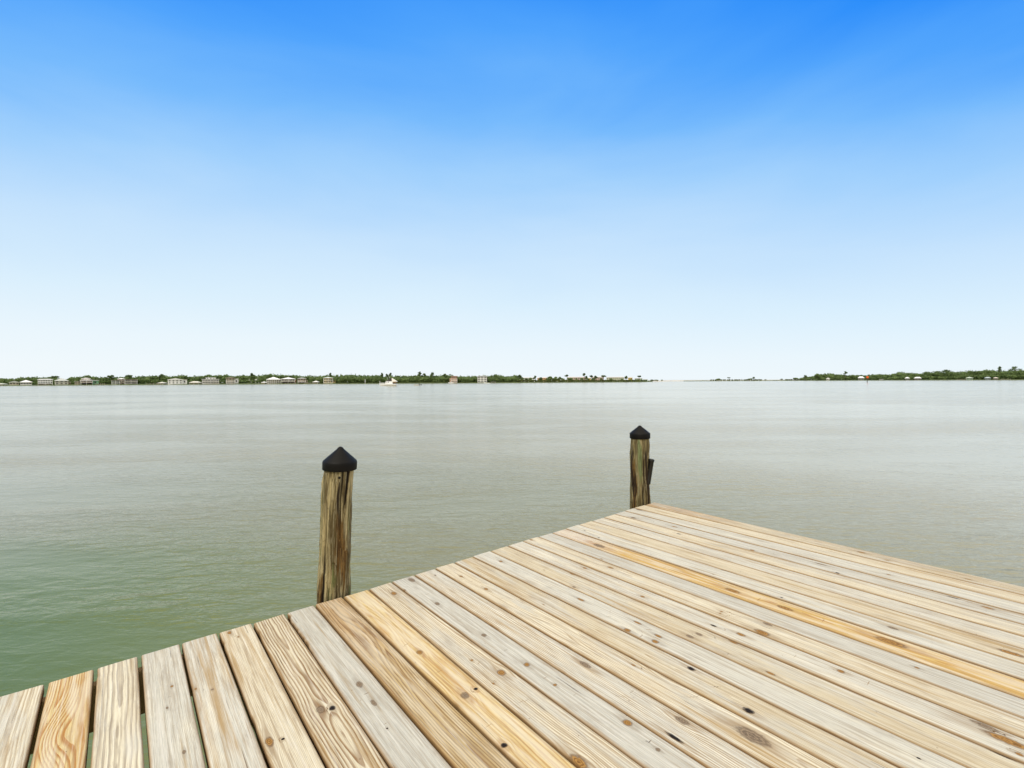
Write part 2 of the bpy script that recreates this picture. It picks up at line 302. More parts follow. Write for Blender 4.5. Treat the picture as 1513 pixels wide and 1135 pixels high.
# knots seen: pixel x, y, radius across in m, kind (0 amber, 1 open hole, 2 grey-brown, 3 swirl), stretch along the board
KN = [(108,1082,.020,3,1.6),(254,1014,.004,0,1.5),(247,1046,.003,2,2),(272,1111,.004,2,2),(314,1019,.004,2,1),(289,1018,.003,0,2),(339,935,.006,0,2),(352,941,.004,0,1),(398,1096,.009,0,2.2),(418,1092,.004,1,1),
 (491,1047,.0085,1,1.2),(474,1049,.010,2,1.6),(531,1011,.008,2,2),(572,1076,.003,1,1),(552,1038,.006,2,2.5),(620,964,.010,0,1.3),(687,1028,.012,2,1.2),(703,1018,.006,1,1),(582,877,.010,0,1.8),(597,872,.007,2,1.2),
 (697,975.5,.005,0,1),(729,1010,.004,0,1),(741,994,.013,0,1.2),(745,1102,.008,1,1),(856,1126,.015,0,1.8),(646,892,.009,2,1.6),(715,938.6,.008,2,1.5),(778.5,982,.010,0,1.1),(820,1012,.006,0,1),(927,1068,.011,0,1.3),(972,1107.5,.006,2,1),(608,857,.012,2,2),
 (996.4,1090,.006,1,4),(1007.7,1064.8,.010,2,2),(643,850,.004,1,1),(681.4,851.7,.007,0,1.4),(718,870.4,.008,0,1.6),(705,848.6,.004,1,1),(740,829.7,.008,0,1.6),
 (785,798,.008,0,1.5),(846,847.8,.008,0,2),(864,839.7,.008,0,1.4),(902,839,.008,0,2.2),(889,826,.004,0,1.5),(843,796.6,.005,1,1),(885,806,.017,2,2.2),(864,783.8,.004,1,1),(884.7,794.5,.005,1,1),(1082.6,872.3,.014,0,2.2),(1068,841.8,.009,1,3),
 (1053.6,848.5,.004,0,1),(996.5,778.3,.008,0,2.5),(1003,789,.005,1,3),(936,765.2,.013,2,1.5),(944,753.3,.013,2,1.8),(949.4,881.8,.007,0,1.6),(1066,904,.005,0,1.3),(1064,907,.004,0,1),(1054.5,925,.005,1,2.5),(1094.5,938,.009,0,1.8),
 (927,931,.009,0,1.5),(942,920.5,.006,0,3),(858,886.3,.007,0,3),(804,842,.003,0,1),(848,867,.006,2,1.6),(972.6,940.2,.007,0,2.2),(968,948,.010,0,1.3),(1019,940,.008,2,1.8),(1033,937,.008,2,1.6),(1021,987.6,.008,1,1.7),(1084,948.4,.008,0,2),
 (1111.5,1087.5,.021,2,1.9),(936,983,.004,0,2),(864.5,982,.010,2,2.2),(1159.6,898,.013,0,2.2),(1316,948,.018,0,2.4),(1493.6,964.5,.012,0,2.6),(1319,928,.009,2,1.8),(1155,883,.004,1,1.5),(1134,922.4,.008,2,2),(1125.8,935,.015,0,1.7),
 (1242.6,992.5,.009,0,1.2),(1354.8,986.8,.005,0,1.4),(1105.8,1049.5,.010,1,1.5),(1488,1094.7,.015,0,3),(1455,1073,.009,2,3),(1506,1115,.006,0,1.4),(1480.7,1114.7,.007,1,4.5),(1138.7,994.5,.006,0,2.4),(1357.6,1121,.003,1,1.5),(1459,898,.009,0,2.2),
 (1409,883,.004,1,5),(1111.5,813,.008,0,1.4),(1213,833.6,.007,2,3.5),(1237.4,846.7,.006,1,1.5),(1273,816.4,.009,0,2),(1313,849.3,.006,0,1.4),(1430.6,855.9,.006,0,2),(1310,827.8,.005,0,2),(1078,905,.003,0,1),(803,893,.003,0,1.2),(535,944,.016,3,3.2),(985,1000,.012,3,2),
 (560,925,.013,3,2.5),(820,930,.012,3,3),(1250,900,.010,3,3),(667,815,.005,0,1)]
KNL = []
for (px, py, r, k, e) in KN:
    r *= 1.22
    v, u = to_local(at_z(px, py, DECK).to_2d()); KNL.append((v, u, r, k, e))
rng = np.random.default_rng(7)
allV, allQ, aG, aK, aL, aS, aT, aE, aD, aP = [], [], [], [], [], [], [], [], [], []
off = 0; T = .038
nb = len(lines) - 1
for i in range(nb):
    g0, g1 = lines[i], lines[i + 1]; look = LOOK[i - NLEAD + 1] if i >= NLEAD - 1 else LOOK[(i * 5 + 3) % 29]
    bid = i - NLEAD + 1
    uend = (g0[2] + g1[2]) / 2 + rng.normal(0, .0015)
    # along positions: fine near, coarser behind the camera
    us = np.concatenate([[uend, uend + .0012, uend + .003], np.linspace(uend + .010, 3.3, 420), np.linspace(3.36, LEN, 26)])
    nt_ = 26
    s = np.linspace(0, 1, nt_)
    vl = g0[0] + g0[1] * us + gapw[i] / 2; vr = g1[0] + g1[1] * us - gapw[i + 1] / 2
    wob = (fbm(us * 2.2, i * 7.3, 11) - .5) * .004; wob2 = (fbm(us * 2.2, i * 7.3 + 3, 12) - .5) * .004
    chip = np.maximum(0, fbm(us * 9, i * 3.1, 77, 3) - .70) * .018
    if bid == 7: chip = np.where(us < .45, np.maximum(0, fbm(us * 22, 3.3, 5) - .25) * .022 * np.clip((.48 - us) / .2, 0, 1), chip)
    vl = vl + wob + chip; vr = vr + wob2
    c = .006; ang = [math.pi / 2 * k / 3 for k in range(4)]
    prof = [(0, 0, -T, 1), (0, 0, -c * 1.6, 1)] + [(0, c * (1 - math.cos(a)), -c + c * math.sin(a), 1 - k / 3 * .9) for k, a in enumerate(ang)][:-1]
    P = []
    for (e_, dx, z, sd) in prof: P.append(('L', dx, z, sd))
    for k in range(nt_): P.append(('T', s[k], 0, 0))
    for (e_, dx, z, sd) in prof[::-1]: P.append(('R', dx, z, sd))
    npf = len(P); nu = len(us)
    V = np.zeros((nu, npf, 3)); S = np.zeros((nu, npf)); VV = np.zeros((nu, npf))
    endrise = np.where(us - uend < .0025, (1 - (us - uend) / .003) ** 2 * -.003, 0)
    cup = rng.normal(0, .0006); hz = rng.normal(0, .0010); tw = rng.normal(0, .0006)
    for j, (k, a, z, sd) in enumerate(P):
        if k == 'L': v = vl + a
        elif k == 'R': v = vr - a
        else: v = (vl + c) + (vr - vl - 2 * c) * a
        V[:, j, 0] = v; V[:, j, 1] = us
        S[:, j] = sd; VV[:, j] = v
        sc_ = (v - vl) / (vr - vl) * 2 - 1
        top = 1 if z > -T / 2 else 0
        V[:, j, 2] = z + hz + (cup * (sc_ ** 2) + tw * sc_) * top + (endrise * top if k == 'T' else endrise * top)
    mid = (vl + vr)[:, None] / 2; vrel = VV - mid; U = np.repeat(us[:, None], npf, 1)
    # grain field with knots pushing the lines apart
    ve = vrel.copy(); bump = np.zeros_like(U)
    mine = [(kv, ku, r, kk, e) for (kv, ku, r, kk, e) in KNL if g0[0] + g0[1] * ku < kv < g1[0] + g1[1] * ku]
    if bid < 0 or True:
        for q in range(rng.integers(1, 4)):
            ku = rng.uniform(2.9, LEN); mine.append(((g0[0] + g1[0]) / 2 + rng.uniform(-.05, .05), ku, rng.uniform(.005, .014), rng.integers(0, 3), rng.uniform(1.1, 2)))
    kdist = np.full(U.shape, 60.); KX = np.full(U.shape, 60.); KY = np.full(U.shape, 60.); KT = np.zeros(U.shape)
    for (kv, ku, r, kk, e) in mine:
        du = U - ku; dv = VV - kv; kr = kv - np.interp(ku, us, mid[:, 0])
        big = 1.0 if kk != 3 else 1.6
        wgt = np.exp(-(du / (3.2 * r * e * big)) ** 2 - (dv / (2.4 * r * big)) ** 2)
        ve = kr + (ve - kr) * (1 - .93 * wgt) if False else ve - (ve - kr) * .93 * wgt
        bump += wgt * r * 55 * (1 if kk != 3 else 2.2)
        d = np.hypot(du / (r * e), dv / r); m_ = d < kdist
        kdist = np.where(m_, d, kdist); KX = np.where(m_, du / (r * e), KX); KY = np.where(m_, dv / r, KY); KT = np.where(m_, kk, KT)
    tone, late, con, grey, fig, freq = look
    if fig == 'flat':
        d0 = rng.uniform(.006, .02); cx = rng.uniform(-.02, .02); sl_ = rng.uniform(-.012, .012)
        depth = d0 + sl_ * (U - 1.2) + (fbm(U * 1.1, i * 5.7, 21) - .5) * .050
        cx = cx + (fbm(U * .9, i * 2.1, 22) - .5) * .05
        phi = np.sqrt((ve - cx) ** 2 + depth ** 2 + 1e-5) * freq * 1.1
    else:
        phi = (ve + (fbm(U * .8, i * 1.7, 23) - .5) * .02) * freq * (1 + .4 * (fbm(U * .3, VV * 30, 24) - .5))
    phi = phi + bump + (fbm(U * 5, VV * 14, 25 + i, 2) - .5) * .9
    sd = float(rng.uniform(0, 60))
    tv = np.array(tone) * (1 + rng.normal(0, .02))
    TT = np.ones((nu, npf, 4)); TT[..., :3] = tv
    if bid == 20:           # grey weathered start of the amber board
        f = np.clip((.62 - U) / .35, 0, 1)[..., None]; TT[..., :3] = TT[..., :3] * (1 - f) + np.array([.66, .635, .55]) * f
    if bid == 8:
        f = np.clip((.85 - U) / .5, 0, 1)[..., None]; TT[..., :3] = TT[..., :3] * (1 - f) + np.array([.52, .35, .17]) * f
    if bid == 28:
        f = np.clip((.9 - U) / .5, 0, 1)[..., None]; TT[..., :3] = TT[..., :3] * (1 - f) + np.array([.58, .42, .24]) * f
    aD.append((np.abs(VV - mid) / ((vr - vl)[:, None] / 2) * (1 - S * .0)).ravel()); aP.append(np.full(nu * npf, {20: .8, 9: .75, 1: .7, 8: .55, 6: .3, 22: .5}.get(bid, .0)))
    EE = np.ones((nu, npf, 4)); EE[..., :3] = late
    Q = (np.arange(nu - 1)[:, None] * npf + np.arange(npf - 1)[None]).ravel()
    Q = np.stack([Q, Q + npf, Q + npf + 1, Q + 1], 1)
    allV.append(V.reshape(-1, 3)); allQ.append(Q + off)
    # end caps and underside
    base_n = nu * npf
    extra = []
    for j in range(1, npf // 2):
        a0, a1, b1, b0 = j - 1, j, npf - 1 - j, npf - j
        extra.append((a0, a1, b1, b0)); k0 = (nu - 1) * npf; extra.append((k0 + b0, k0 + b1, k0 + a1, k0 + a0))
    for r_ in range(nu - 1): extra.append((r_ * npf, r_ * npf + npf - 1, (r_ + 1) * npf + npf - 1, (r_ + 1) * npf))
    allQ.append(np.array(extra) + off)
    aG.append(np.stack([phi, U, VV], -1).reshape(-1, 3)); aK.append(np.stack([KX, KY, KT], -1).reshape(-1, 3))
    aL.append(np.tile([con, grey, sd], (nu * npf, 1))); aS.append(S.ravel()); aT.append(TT.reshape(-1, 4)); aE.append(EE.reshape(-1, 4))
    off += nu * npf
dock = empty('wooden_dock', ORG, 'weathered pine dock of long bare boards with narrow gaps, jutting out over the water', 'dock')
# board frame: local x = UE, local y = -UB, z up (right-handed check: UE x (-UB) must point up)
rot = Matrix((( UE.x, -UB.x, 0), (UE.y, -UB.y, 0), (0, 0, 1)))
flip = rot.determinant() < 0
dock.matrix_world = Matrix.Translation(ORG) @ (Matrix(((UE.x, UB.x, 0, 0), (UE.y, UB.y, 0, 0), (0, 0, 1, 0), (0, 0, 0, 1))))
V = np.concatenate(allV); Q = np.concatenate(allQ)
V[:, 1] *= -1                                    # local y points outwards, boards run inwards
me = np_mesh('decking', V, Q[:, ::-1].copy())
attr(me, 'grain', np.concatenate(aG)); attr(me, 'knot', np.concatenate(aK)); attr(me, 'look', np.concatenate(aL)); attr(me, 'side', np.concatenate(aS), 'FLOAT')
attr(me, 'edge', np.concatenate(aD), 'FLOAT'); attr(me, 'patchy', np.concatenate(aP), 'FLOAT')
attr(me, 'tone', np.concatenate(aT), 'FLOAT_COLOR'); attr(me, 'late', np.concatenate(aE), 'FLOAT_COLOR')
deck = link('decking', me, WOOD, dock)
frame_m = mat('treated_lumber', (.42, .30, .15), .8, .25, 9)
V0, V1 = lines[0][0] + .03, lines[-1][0] - .02
def joist(name, u0, u1, v0, v1, z0=-T - .184, z1=-T - .001):
    b = MB().box(v0, v1, -u1, -u0, z0 + .0, z1); o = b.build(name, frame_m, dock); md = o.modifiers.new('b', 'BEVEL'); md.width = .004; md.segments = 2; return o
eu = min(l_[2] for l_ in lines)
joist('rim_joist', .012, .050, V0, V1)
for k in range(6): joist('joist', .86 + k * .62, .898 + k * .62, V0, V1 - .04)
joist('end_joist', .051, LEN - .06, V1 - .038, V1)
joist('end_joist', .051, LEN - .06, V0, V0 + .038)
for u in (1.6, 3.4): joist('cross_beam', u, u + .07, V0, V1, -T - .184 - .235, -T - .185)

# ------------------------------------------------------------------ pilings
def piling_material(name, far):
    m = bpy.data.materials.new(name); m.use_nodes = True; t = m.node_tree; b = t.nodes['Principled BSDF']; K = t.links.new
    at = N(t, 'ShaderNodeAttribute', attribute_name='pcoord'); sp_ = N(t, 'ShaderNodeSeparateXYZ'); K(at.outputs['Vector'], sp_.inputs[0])   # angle (0..1), height, depth of crack
    tcn = N(t, 'ShaderNodeTexCoord')
    def stretched(sx, sz, det=4., rough=.6, offz=0.):
        mp_ = N(t, 'ShaderNodeMapping'); mp_.inputs['Scale'].default_value = (sx, sx, sz); mp_.inputs['Location'].default_value = (offz, offz, offz); K(tcn.outputs['Object'], mp_.inputs[0])
        n = N(t, 'ShaderNodeTexNoise', inp={'Scale': 1., 'Detail': det, 'Roughness': rough}); K(mp_.outputs[0], n.inputs['Vector']); return n.outputs['Fac']
    def mixc(f, a, c, mode='MIX'):
        n = N(t, 'ShaderNodeMix', data_type='RGBA', blend_type=mode)
        if isinstance(f, float): n.inputs[0].default_value = f
        else: K(f, n.inputs[0])
        for i, v in ((6, a), (7, c)):
            if isinstance(v, tuple): n.inputs[i].default_value = (*v, 1)
            else: K(v, n.inputs[i])
        return n.outputs[2]
    def ss(v, lo, hi, inv=False):
        n = N(t, 'ShaderNodeMapRange', interpolation_type='SMOOTHSTEP', inp={1: lo, 2: hi, 3: 1. if inv else 0., 4: 0. if inv else 1.}); K(v, n.inputs[0]); return n.outputs[0]
    def mul(a, c, op='MULTIPLY'):
        n = N(t, 'ShaderNodeMath', operation=op)
        for i, v in enumerate((a, c)):
            if isinstance(v, float): n.inputs[i].default_value = v
            else: K(v, n.inputs[i])
        return n.outputs[0]
    fib = stretched(135, 4, 5., .7); mid = stretched(34, 2.2, 5.); blot = stretched(13, 3.0, 4.); spk = stretched(120, 45, 3.)
    pale = (.50, .41, .21) if not far else (.26, .21, .095)
    col = mixc(ss(mid, .40, .58), pale, (.115, .085, .035))
    col = mixc(mul(ss(fib, .52, .66), .78), col, (.06, .042, .018))
    col = mixc(mul(ss(fib, .5, .36), .45), col, (.50, .45, .30))
    # amber stain (given by angle and height on the piling)
    st = N(t, 'ShaderNodeAttribute', attribute_name='stain'); s3 = N(t, 'ShaderNodeSeparateXYZ'); K(st.outputs['Vector'], s3.inputs[0])
    amb = ss(mul(s3.outputs[0], mul(mul(mul(blot, fib, 'ADD'), 1.0, 'SUBTRACT'), 1.5), 'ADD'), .35, .75)
    col = mixc(mul(amb, .85), col, mixc(ss(fib, .4, .6), (.20, .105, .022), (.07, .032, .009)))
    alg = ss(mul(s3.outputs[1], mul(mul(mul(mid, fib, 'ADD'), 1.0, 'SUBTRACT'), 1.6), 'ADD'), .35, .85)
    col = mixc(mul(alg, .7), col, mixc(ss(fib, .4, .6), (.24, .28, .10), (.10, .12, .04)) if not far else mixc(ss(fib, .4, .62), (.25, .32, .15), (.10, .13, .05)))
    drk = ss(mul(s3.outputs[2], mul(mul(fib, .5, 'SUBTRACT'), 1.5), 'ADD'), .4, .7)
    col = mixc(mul(drk, .9), col, (.022, .013, .008))
    col = mixc(mul(ss(spk, .62, .72), .55), col, (.05, .03, .012))
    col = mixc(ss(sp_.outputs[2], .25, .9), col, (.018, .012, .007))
    K(col, b.inputs['Base Color']); b.inputs['Roughness'].default_value = .85; b.inputs['Specular IOR Level'].default_value = .2
    h = mul(mul(fib, 1.), mul(mid, 1.2), 'ADD')
    bp = N(t, 'ShaderNodeBump', inp={'Strength': 1., 'Distance': .010}); K(h, bp.inputs['Height']); K(bp.outputs[0], b.inputs['Normal'])
    return m
def piling_mesh(name, r, ztop, zbot, m, parent, seed, stains):
    na, zs = 200, np.concatenate([np.linspace(zbot, -.15, 60), np.linspace(-.14, ztop, 240)])
    a = np.arange(na) / na; Aa, Z = np.meshgrid(a, zs)
    n1_ = vnoise(Z * 1.6, Aa * 40, seed, 40); n2_ = vnoise(Z * 2.5, Aa * 100, seed + 1, 100); n3_ = vnoise(Z * 9, Aa * 24, seed + 2, 24); n4_ = vnoise(Z * 1.0, Aa * 9, seed + 4, 9); n5_ = vnoise(Z * 30, Aa * 60, seed + 6, 60)
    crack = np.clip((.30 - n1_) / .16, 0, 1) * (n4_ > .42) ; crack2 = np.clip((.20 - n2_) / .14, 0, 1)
    # torn layers: plates of surface wood missing below a ragged edge
    layer = (vnoise(Z * 2.2, Aa * 14, seed + 9, 14) > .52) * .0065
    rr = r * (1 + .03 * (n4_ - .5)) + (n3_ - .5) * .009 + (n5_ - .5) * .0035 + layer - crack * .010 - crack2 * .004 + np.clip(-Z - .0, 0, 3) * .006
    rr = rr + np.clip(.14 - Z, 0, .14) * .05 * (Z > -.2)
    tf = np.clip((ztop - .02 - Z) / .08, 0, 1); rr = rr * tf + (r * .97 - crack * .006) * (1 - tf)
    th = 2 * np.pi * Aa
    ft = np.clip((ztop - zs) / .18, 0, 1); bx = (vnoise(zs * 2.3, 4.1, seed + 50) - .5) * .018 * ft; by_ = (vnoise(zs * 2.3, 9.1, seed + 51) - .5) * .018 * ft
    V = np.stack([rr * np.cos(th) + bx[:, None], rr * np.sin(th) + by_[:, None], Z], -1).reshape(-1, 3)
    nz = len(zs); i0 = (np.arange(nz - 1)[:, None] * na + np.arange(na)[None]); i1 = (np.arange(nz - 1)[:, None] * na + (np.arange(na)[None] + 1) % na)
    Q = np.stack([i0, i1, i1 + na, i0 + na], -1).reshape(-1, 4)
    me = np_mesh(name, V, Q)
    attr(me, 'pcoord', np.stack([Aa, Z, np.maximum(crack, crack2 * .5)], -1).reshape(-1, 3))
    S = np.zeros(Aa.shape + (3,))
    for (ch, a0, wa, z0, z1, amp) in stains:        # channel, centre angle (deg, camera-facing = 0, + right), half width, z range
        ang = np.degrees(th) - FACE + (vnoise(Z * 6, Aa * 30, seed + 30, 30) - .5) * 16; ang = (ang + 180) % 360 - 180
        Zw = Z + (vnoise(Z * .5, Aa * 60, seed + 31, 60) - .5) * .22; wz = np.clip((Zw - z0) / .12, 0, 1) * np.clip((z1 - Zw) / .12, 0, 1)
        S[..., ch] = np.maximum(S[..., ch], np.exp(-((ang - a0) / wa) ** 2) * wz * amp)
    attr(me, 'stain', S.reshape(-1, 3))
    return link(name, me, m, parent, True)
cap_m = mat('black_plastic', (.006, .0055, .005), .55, .4, 14, .16)
def cap(parent, r, z0, z1, z2, name='piling_cap'):
    # skirt from z0 to z1, rounded shoulder, cone up to z2 with a blunt tip
    H = z2 - z1
    p = [(r - .006, z0 + .004), (r - .002, z0), (r, z0 + .003), (r * 1.004, z1 - .010), (r, z1 - .003), (r * .975, z1 + H * .035), (r * .93, z1 + H * .085), (r * .60, z1 + H * .43), (r * .30, z1 + H * .735), (r * .21, z1 + H * .83), (r * .165, z1 + H * .90), (r * .11, z1 + H * .965), (r * .05, z1 + H * .994), (.0005, z2)]
    b = MB().lathe(p, 64)
    b.lathe([(r - .006, z0 + .004), (r - .008, z1)], 64)
    o = b.build(name, cap_m, parent, True)
    return o
def solve_v(px_target, uoff):
    lo, hi = -1., 6.
    for _ in range(60):
        mid_ = (lo + hi) / 2; P = UE3 * mid_ + UB3 * (EDGE + uoff); P.z = DECK
        x, y, z = P.x, P.y, P.z - ZC
        up = cp * z + sp * y; fw = cp * y - sp * z
        X = (c_ * x + s_ * up) / fw * F + 756.5
        if X < px_target: lo = mid_
        else: hi = mid_
    return P
P1 = solve_v(495.5, .098); P2 = solve_v(947, .100)
FACE = math.degrees(math.atan2(-P1.y, -P1.x))
pile1 = empty('dock_piling', P1, 'thick weathered wooden piling with black cone cap, brown stain and bolt hole, nearer the camera', 'piling')
pile1.rotation_euler = (0, R(2.5), 0)
piling_mesh('post', .0785, .700, -2.4, piling_material('near_piling_wood', False), pile1, 3,
            [(0, 22, 22, .02, .47, 1.0), (0, -62, 22, -.3, .17, .9), (0, 40, 14, .3, .62, .5), (1, 2, 24, .56, .74, 1.1), (1, -70, 22, .1, .7, .7), (1, -14, 15, -.1, .17, 1.0), (1, 70, 18, -.1, .16, .9), (1, 60, 12, .3, .62, .7), (2, -84, 9, .2, .6, 1.1), (2, 70, 10, .1, .3, .9), (2, -20, 5, .25, .60, .7), (2, 6, 4, .3, .66, .8)])
cap(pile1, .0905, .671, .716, .796)
hp = Vector((math.cos(R(FACE - 1)), math.sin(R(FACE - 1)), 0))
MB().tube(hp * .0755 + Vector((0, 0, .640)), hp * .0850 + Vector((0, 0, .640)), .0065, 16).build('bolt_hole', mat('hole_black', (.01, .008, .006), .9), pile1)
FACE = math.degrees(math.atan2(-P2.y, -P2.x))
pile2 = empty('dock_piling', P2, 'wooden piling at the far dock corner with green streak and black side tube', 'piling')
pile2.rotation_euler = (0, R(-.7), 0)
piling_mesh('post', .0850, .64, -2.4, piling_material('far_piling_wood', True), pile2, 41,
            [(1, -2, 16, .12, .66, 1.0), (0, -42, 18, -.3, .48, 1.5), (2, -52, 13, .05, .60, 1.2), (2, -34, 9, -.1, .42, .9), (2, 50, 10, -.2, .6, 1.3), (2, 22, 6, .1, .62, .9), (0, 26, 10, -.2, .2, .6), (2, 12, 6, -.1, .3, .6)])
cap(pile2, .0945, .602, .650, .724)
# rod holder: black tube strapped on the right of the far piling, leaning outwards
Yh = P2.y - .05
q0, q1 = at_y(957.2, 715, Yh) - P2, at_y(963.2, 679, Yh) - P2
rh = empty('rh', (0, 0, 0), None, None); bpy.data.objects.remove(rh)
hb = MB(); d = (q1 - q0).normalized(); aa = d.orthogonal().normalized(); bb = d.cross(aa); n = 28; Rr = .0255
ringv = []
for (p_, r_) in ((q0, Rr * .97), (q0 + d * .004, Rr), (q1 - d * .02, Rr), (q1 - d * .018, Rr * 1.12), (q1, Rr * 1.14), (q1 + d * .002, Rr * 1.08), (q1, Rr * .88), (q0 + d * .03, Rr * .85)):
    ringv.append([p_ + (aa * math.cos(2 * math.pi * k / n) + bb * math.sin(2 * math.pi * k / n)) * r_ for k in range(n)])
hb.add([v for rg_ in ringv for v in rg_], [(i * n + k, i * n + (k + 1) % n, (i + 1) * n + (k + 1) % n, (i + 1) * n + k) for i in range(len(ringv) - 1) for k in range(n)] + [tuple(range(n))[::-1]])
rod = hb.build('rod_holder', mat('black_tube', (.008, .008, .007), .35, .2, 20, .5), pile2, True)
side_dir = Vector((q0.x + q1.x, q0.y + q1.y, 0)).normalized()
for f_ in (.25, .72):
    pc = q0.lerp(q1, f_); MB().tube(Vector((side_dir.x * .07, side_dir.y * .07, pc.z)), pc, .012, 10).build('bracket', MATS['black_tube'], rod)

# ------------------------------------------------------------------ water
def water_material():
    m = bpy.data.materials.new('bay_water'); m.use_nodes = True; t = m.node_tree; b = t.nodes['Principled BSDF']; K = t.links.new
    g = N(t, 'ShaderNodeNewGeometry')
    def nz(sx, sy, det=2., rough=.5, rot=0., off=0.):
        mp_ = N(t, 'ShaderNodeMapping'); mp_.inputs['Scale'].default_value = (sx, sy, 1); mp_.inputs['Rotation'].default_value = (0, 0, rot); mp_.inputs['Location'].default_value = (off, off * .7, 0); K(g.outputs['Position'], mp_.inputs[0])
        n = N(t, 'ShaderNodeTexNoise', inp={'Scale': 1., 'Detail': det, 'Roughness': rough, 'Distortion': .3}); K(mp_.outputs[0], n.inputs['Vector']); return n.outputs['Fac']
    def M(op, a, c, clamp=False):
        n = N(t, 'ShaderNodeMath', operation=op, use_clamp=clamp)
        for i, v in enumerate((a, c)):
            if isinstance(v, (int, float)): n.inputs[i].default_value = v
            else: K(v, n.inputs[i])
        return n.outputs[0]
    def ss(v, lo, hi, a=0., c=1.):
        n = N(t, 'ShaderNodeMapRange', interpolation_type='SMOOTHSTEP', inp={1: lo, 2: hi, 3: a, 4: c}); K(v, n.inputs[0]); return n.outputs[0]
    patch = nz(.022, .075, 3., .5, R(6), 1.7); patch2 = nz(.09, .30, 3., .55, R(-5), 5.)
    calm = M('MULTIPLY', ss(patch, .40, .58, .28, 1.15), ss(patch2, .38, .60, .45, 1.35))
    rip = nz(3.2, 7.5, 3., .55, R(6)); rip2 = nz(1.1, 2.9, 2., .5, R(-9), 3.); sw = nz(.22, .75, 2., .5, R(5), 7.); fine = nz(11., 24., 2., .5, R(10), 2.)
    h = M('ADD', M('MULTIPLY', rip, .040), M('MULTIPLY', rip2, .042))
    h = M('ADD', h, M('MULTIPLY', fine, .0046)); h = M('MULTIPLY', h, calm); h = M('ADD', h, M('MULTIPLY', sw, .034))
    bp = N(t, 'ShaderNodeBump', inp={'Strength': 1., 'Distance': 1.}); K(h, bp.inputs['Height']); K(bp.outputs[0], b.inputs['Normal'])
    # murky shallow water: greener to the left, grey-olive in the channel; silvery sky reflection painted in far off and right
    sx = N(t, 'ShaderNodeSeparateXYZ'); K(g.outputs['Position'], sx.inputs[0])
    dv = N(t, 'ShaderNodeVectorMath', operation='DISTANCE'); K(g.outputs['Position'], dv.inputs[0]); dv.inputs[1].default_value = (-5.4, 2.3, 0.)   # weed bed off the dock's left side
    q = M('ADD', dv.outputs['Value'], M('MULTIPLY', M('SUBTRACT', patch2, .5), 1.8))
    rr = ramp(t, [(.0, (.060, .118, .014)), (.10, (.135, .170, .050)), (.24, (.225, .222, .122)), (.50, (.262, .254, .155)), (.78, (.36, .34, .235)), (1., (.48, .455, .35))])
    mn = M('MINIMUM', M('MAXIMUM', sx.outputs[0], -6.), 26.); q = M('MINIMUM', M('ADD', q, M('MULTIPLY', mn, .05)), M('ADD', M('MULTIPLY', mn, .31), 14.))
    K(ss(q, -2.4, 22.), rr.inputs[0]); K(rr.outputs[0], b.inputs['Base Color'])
    b.inputs['Roughness'].default_value = .15; b.inputs['IOR'].default_value = 1.333
    b.inputs['Specular Tint'].default_value = (1.0, .93, .84, 1)
    return m
rs = [0, 3, 8, 20, 60, 200, 800, 3000, 12000]; n = 96; vs = [(0, 0, 0)]; fs = []
for r_ in rs[1:]: vs += [(r_ * math.cos(2 * math.pi * k / n), r_ * math.sin(2 * math.pi * k / n), 0) for k in range(n)]
fs += [(0, 1 + k, 1 + (k + 1) % n) for k in range(n)]
for i in range(len(rs) - 2):
    a = 1 + i * n; fs += [(a + k, a + n + k, a + n + (k + 1) % n, a + (k + 1) % n) for k in range(n)]
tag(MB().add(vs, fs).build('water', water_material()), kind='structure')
#__SHORE__
# ------------------------------------------------------------------ far shore: land
def SY(px):
    return float(np.interp(px, [-400, 0, 150, 300, 600, 760, 945, 975, 1010, 1180, 1300, 1513, 1900], [360, 385, 410, 430, 440, 445, 455, 560, 640, 640, 590, 510, 470]))
grass_m = mat('shore_grass', (.085, .11, .035), .95, .4, .15)
sand_m = mat('beach_sand', (.60, .57, .50), .95, .12, .1)
def land(name, px0, px1, m, back=260, zh=1.1, step=6, off=0.):
    xs = np.arange(px0, px1 + step, step); P = []
    rows = [(0, -.3), (1.2, .25), (4, .55), (12, .9), (40, zh), (back, zh + .4)]
    for d_, z in rows:
        for x in xs:
            Y = SY(x) + d_ + off + (vnoise(x * .08, 1.3, 5) - .5) * 7; q = at_y(x, 560, Y); P.append((q.x, Y, z + (vnoise(x * .2, d_, 8) - .5) * .3 * (z > 0)))
    k = len(xs); Q = [(i * k + j, i * k + j + 1, (i + 1) * k + j + 1, (i + 1) * k + j) for i in range(len(rows) - 1) for j in range(k - 1)]
    return tag(link(name, np_mesh(name, P, Q), m, None, True), kind='structure')
land('shore_ground', -380, 960, grass_m)
land('shore_ground', 1010, 1880, grass_m, 200, .7)
land('beach', 940, 1200, sand_m, 60, 1.0, 6, 30)

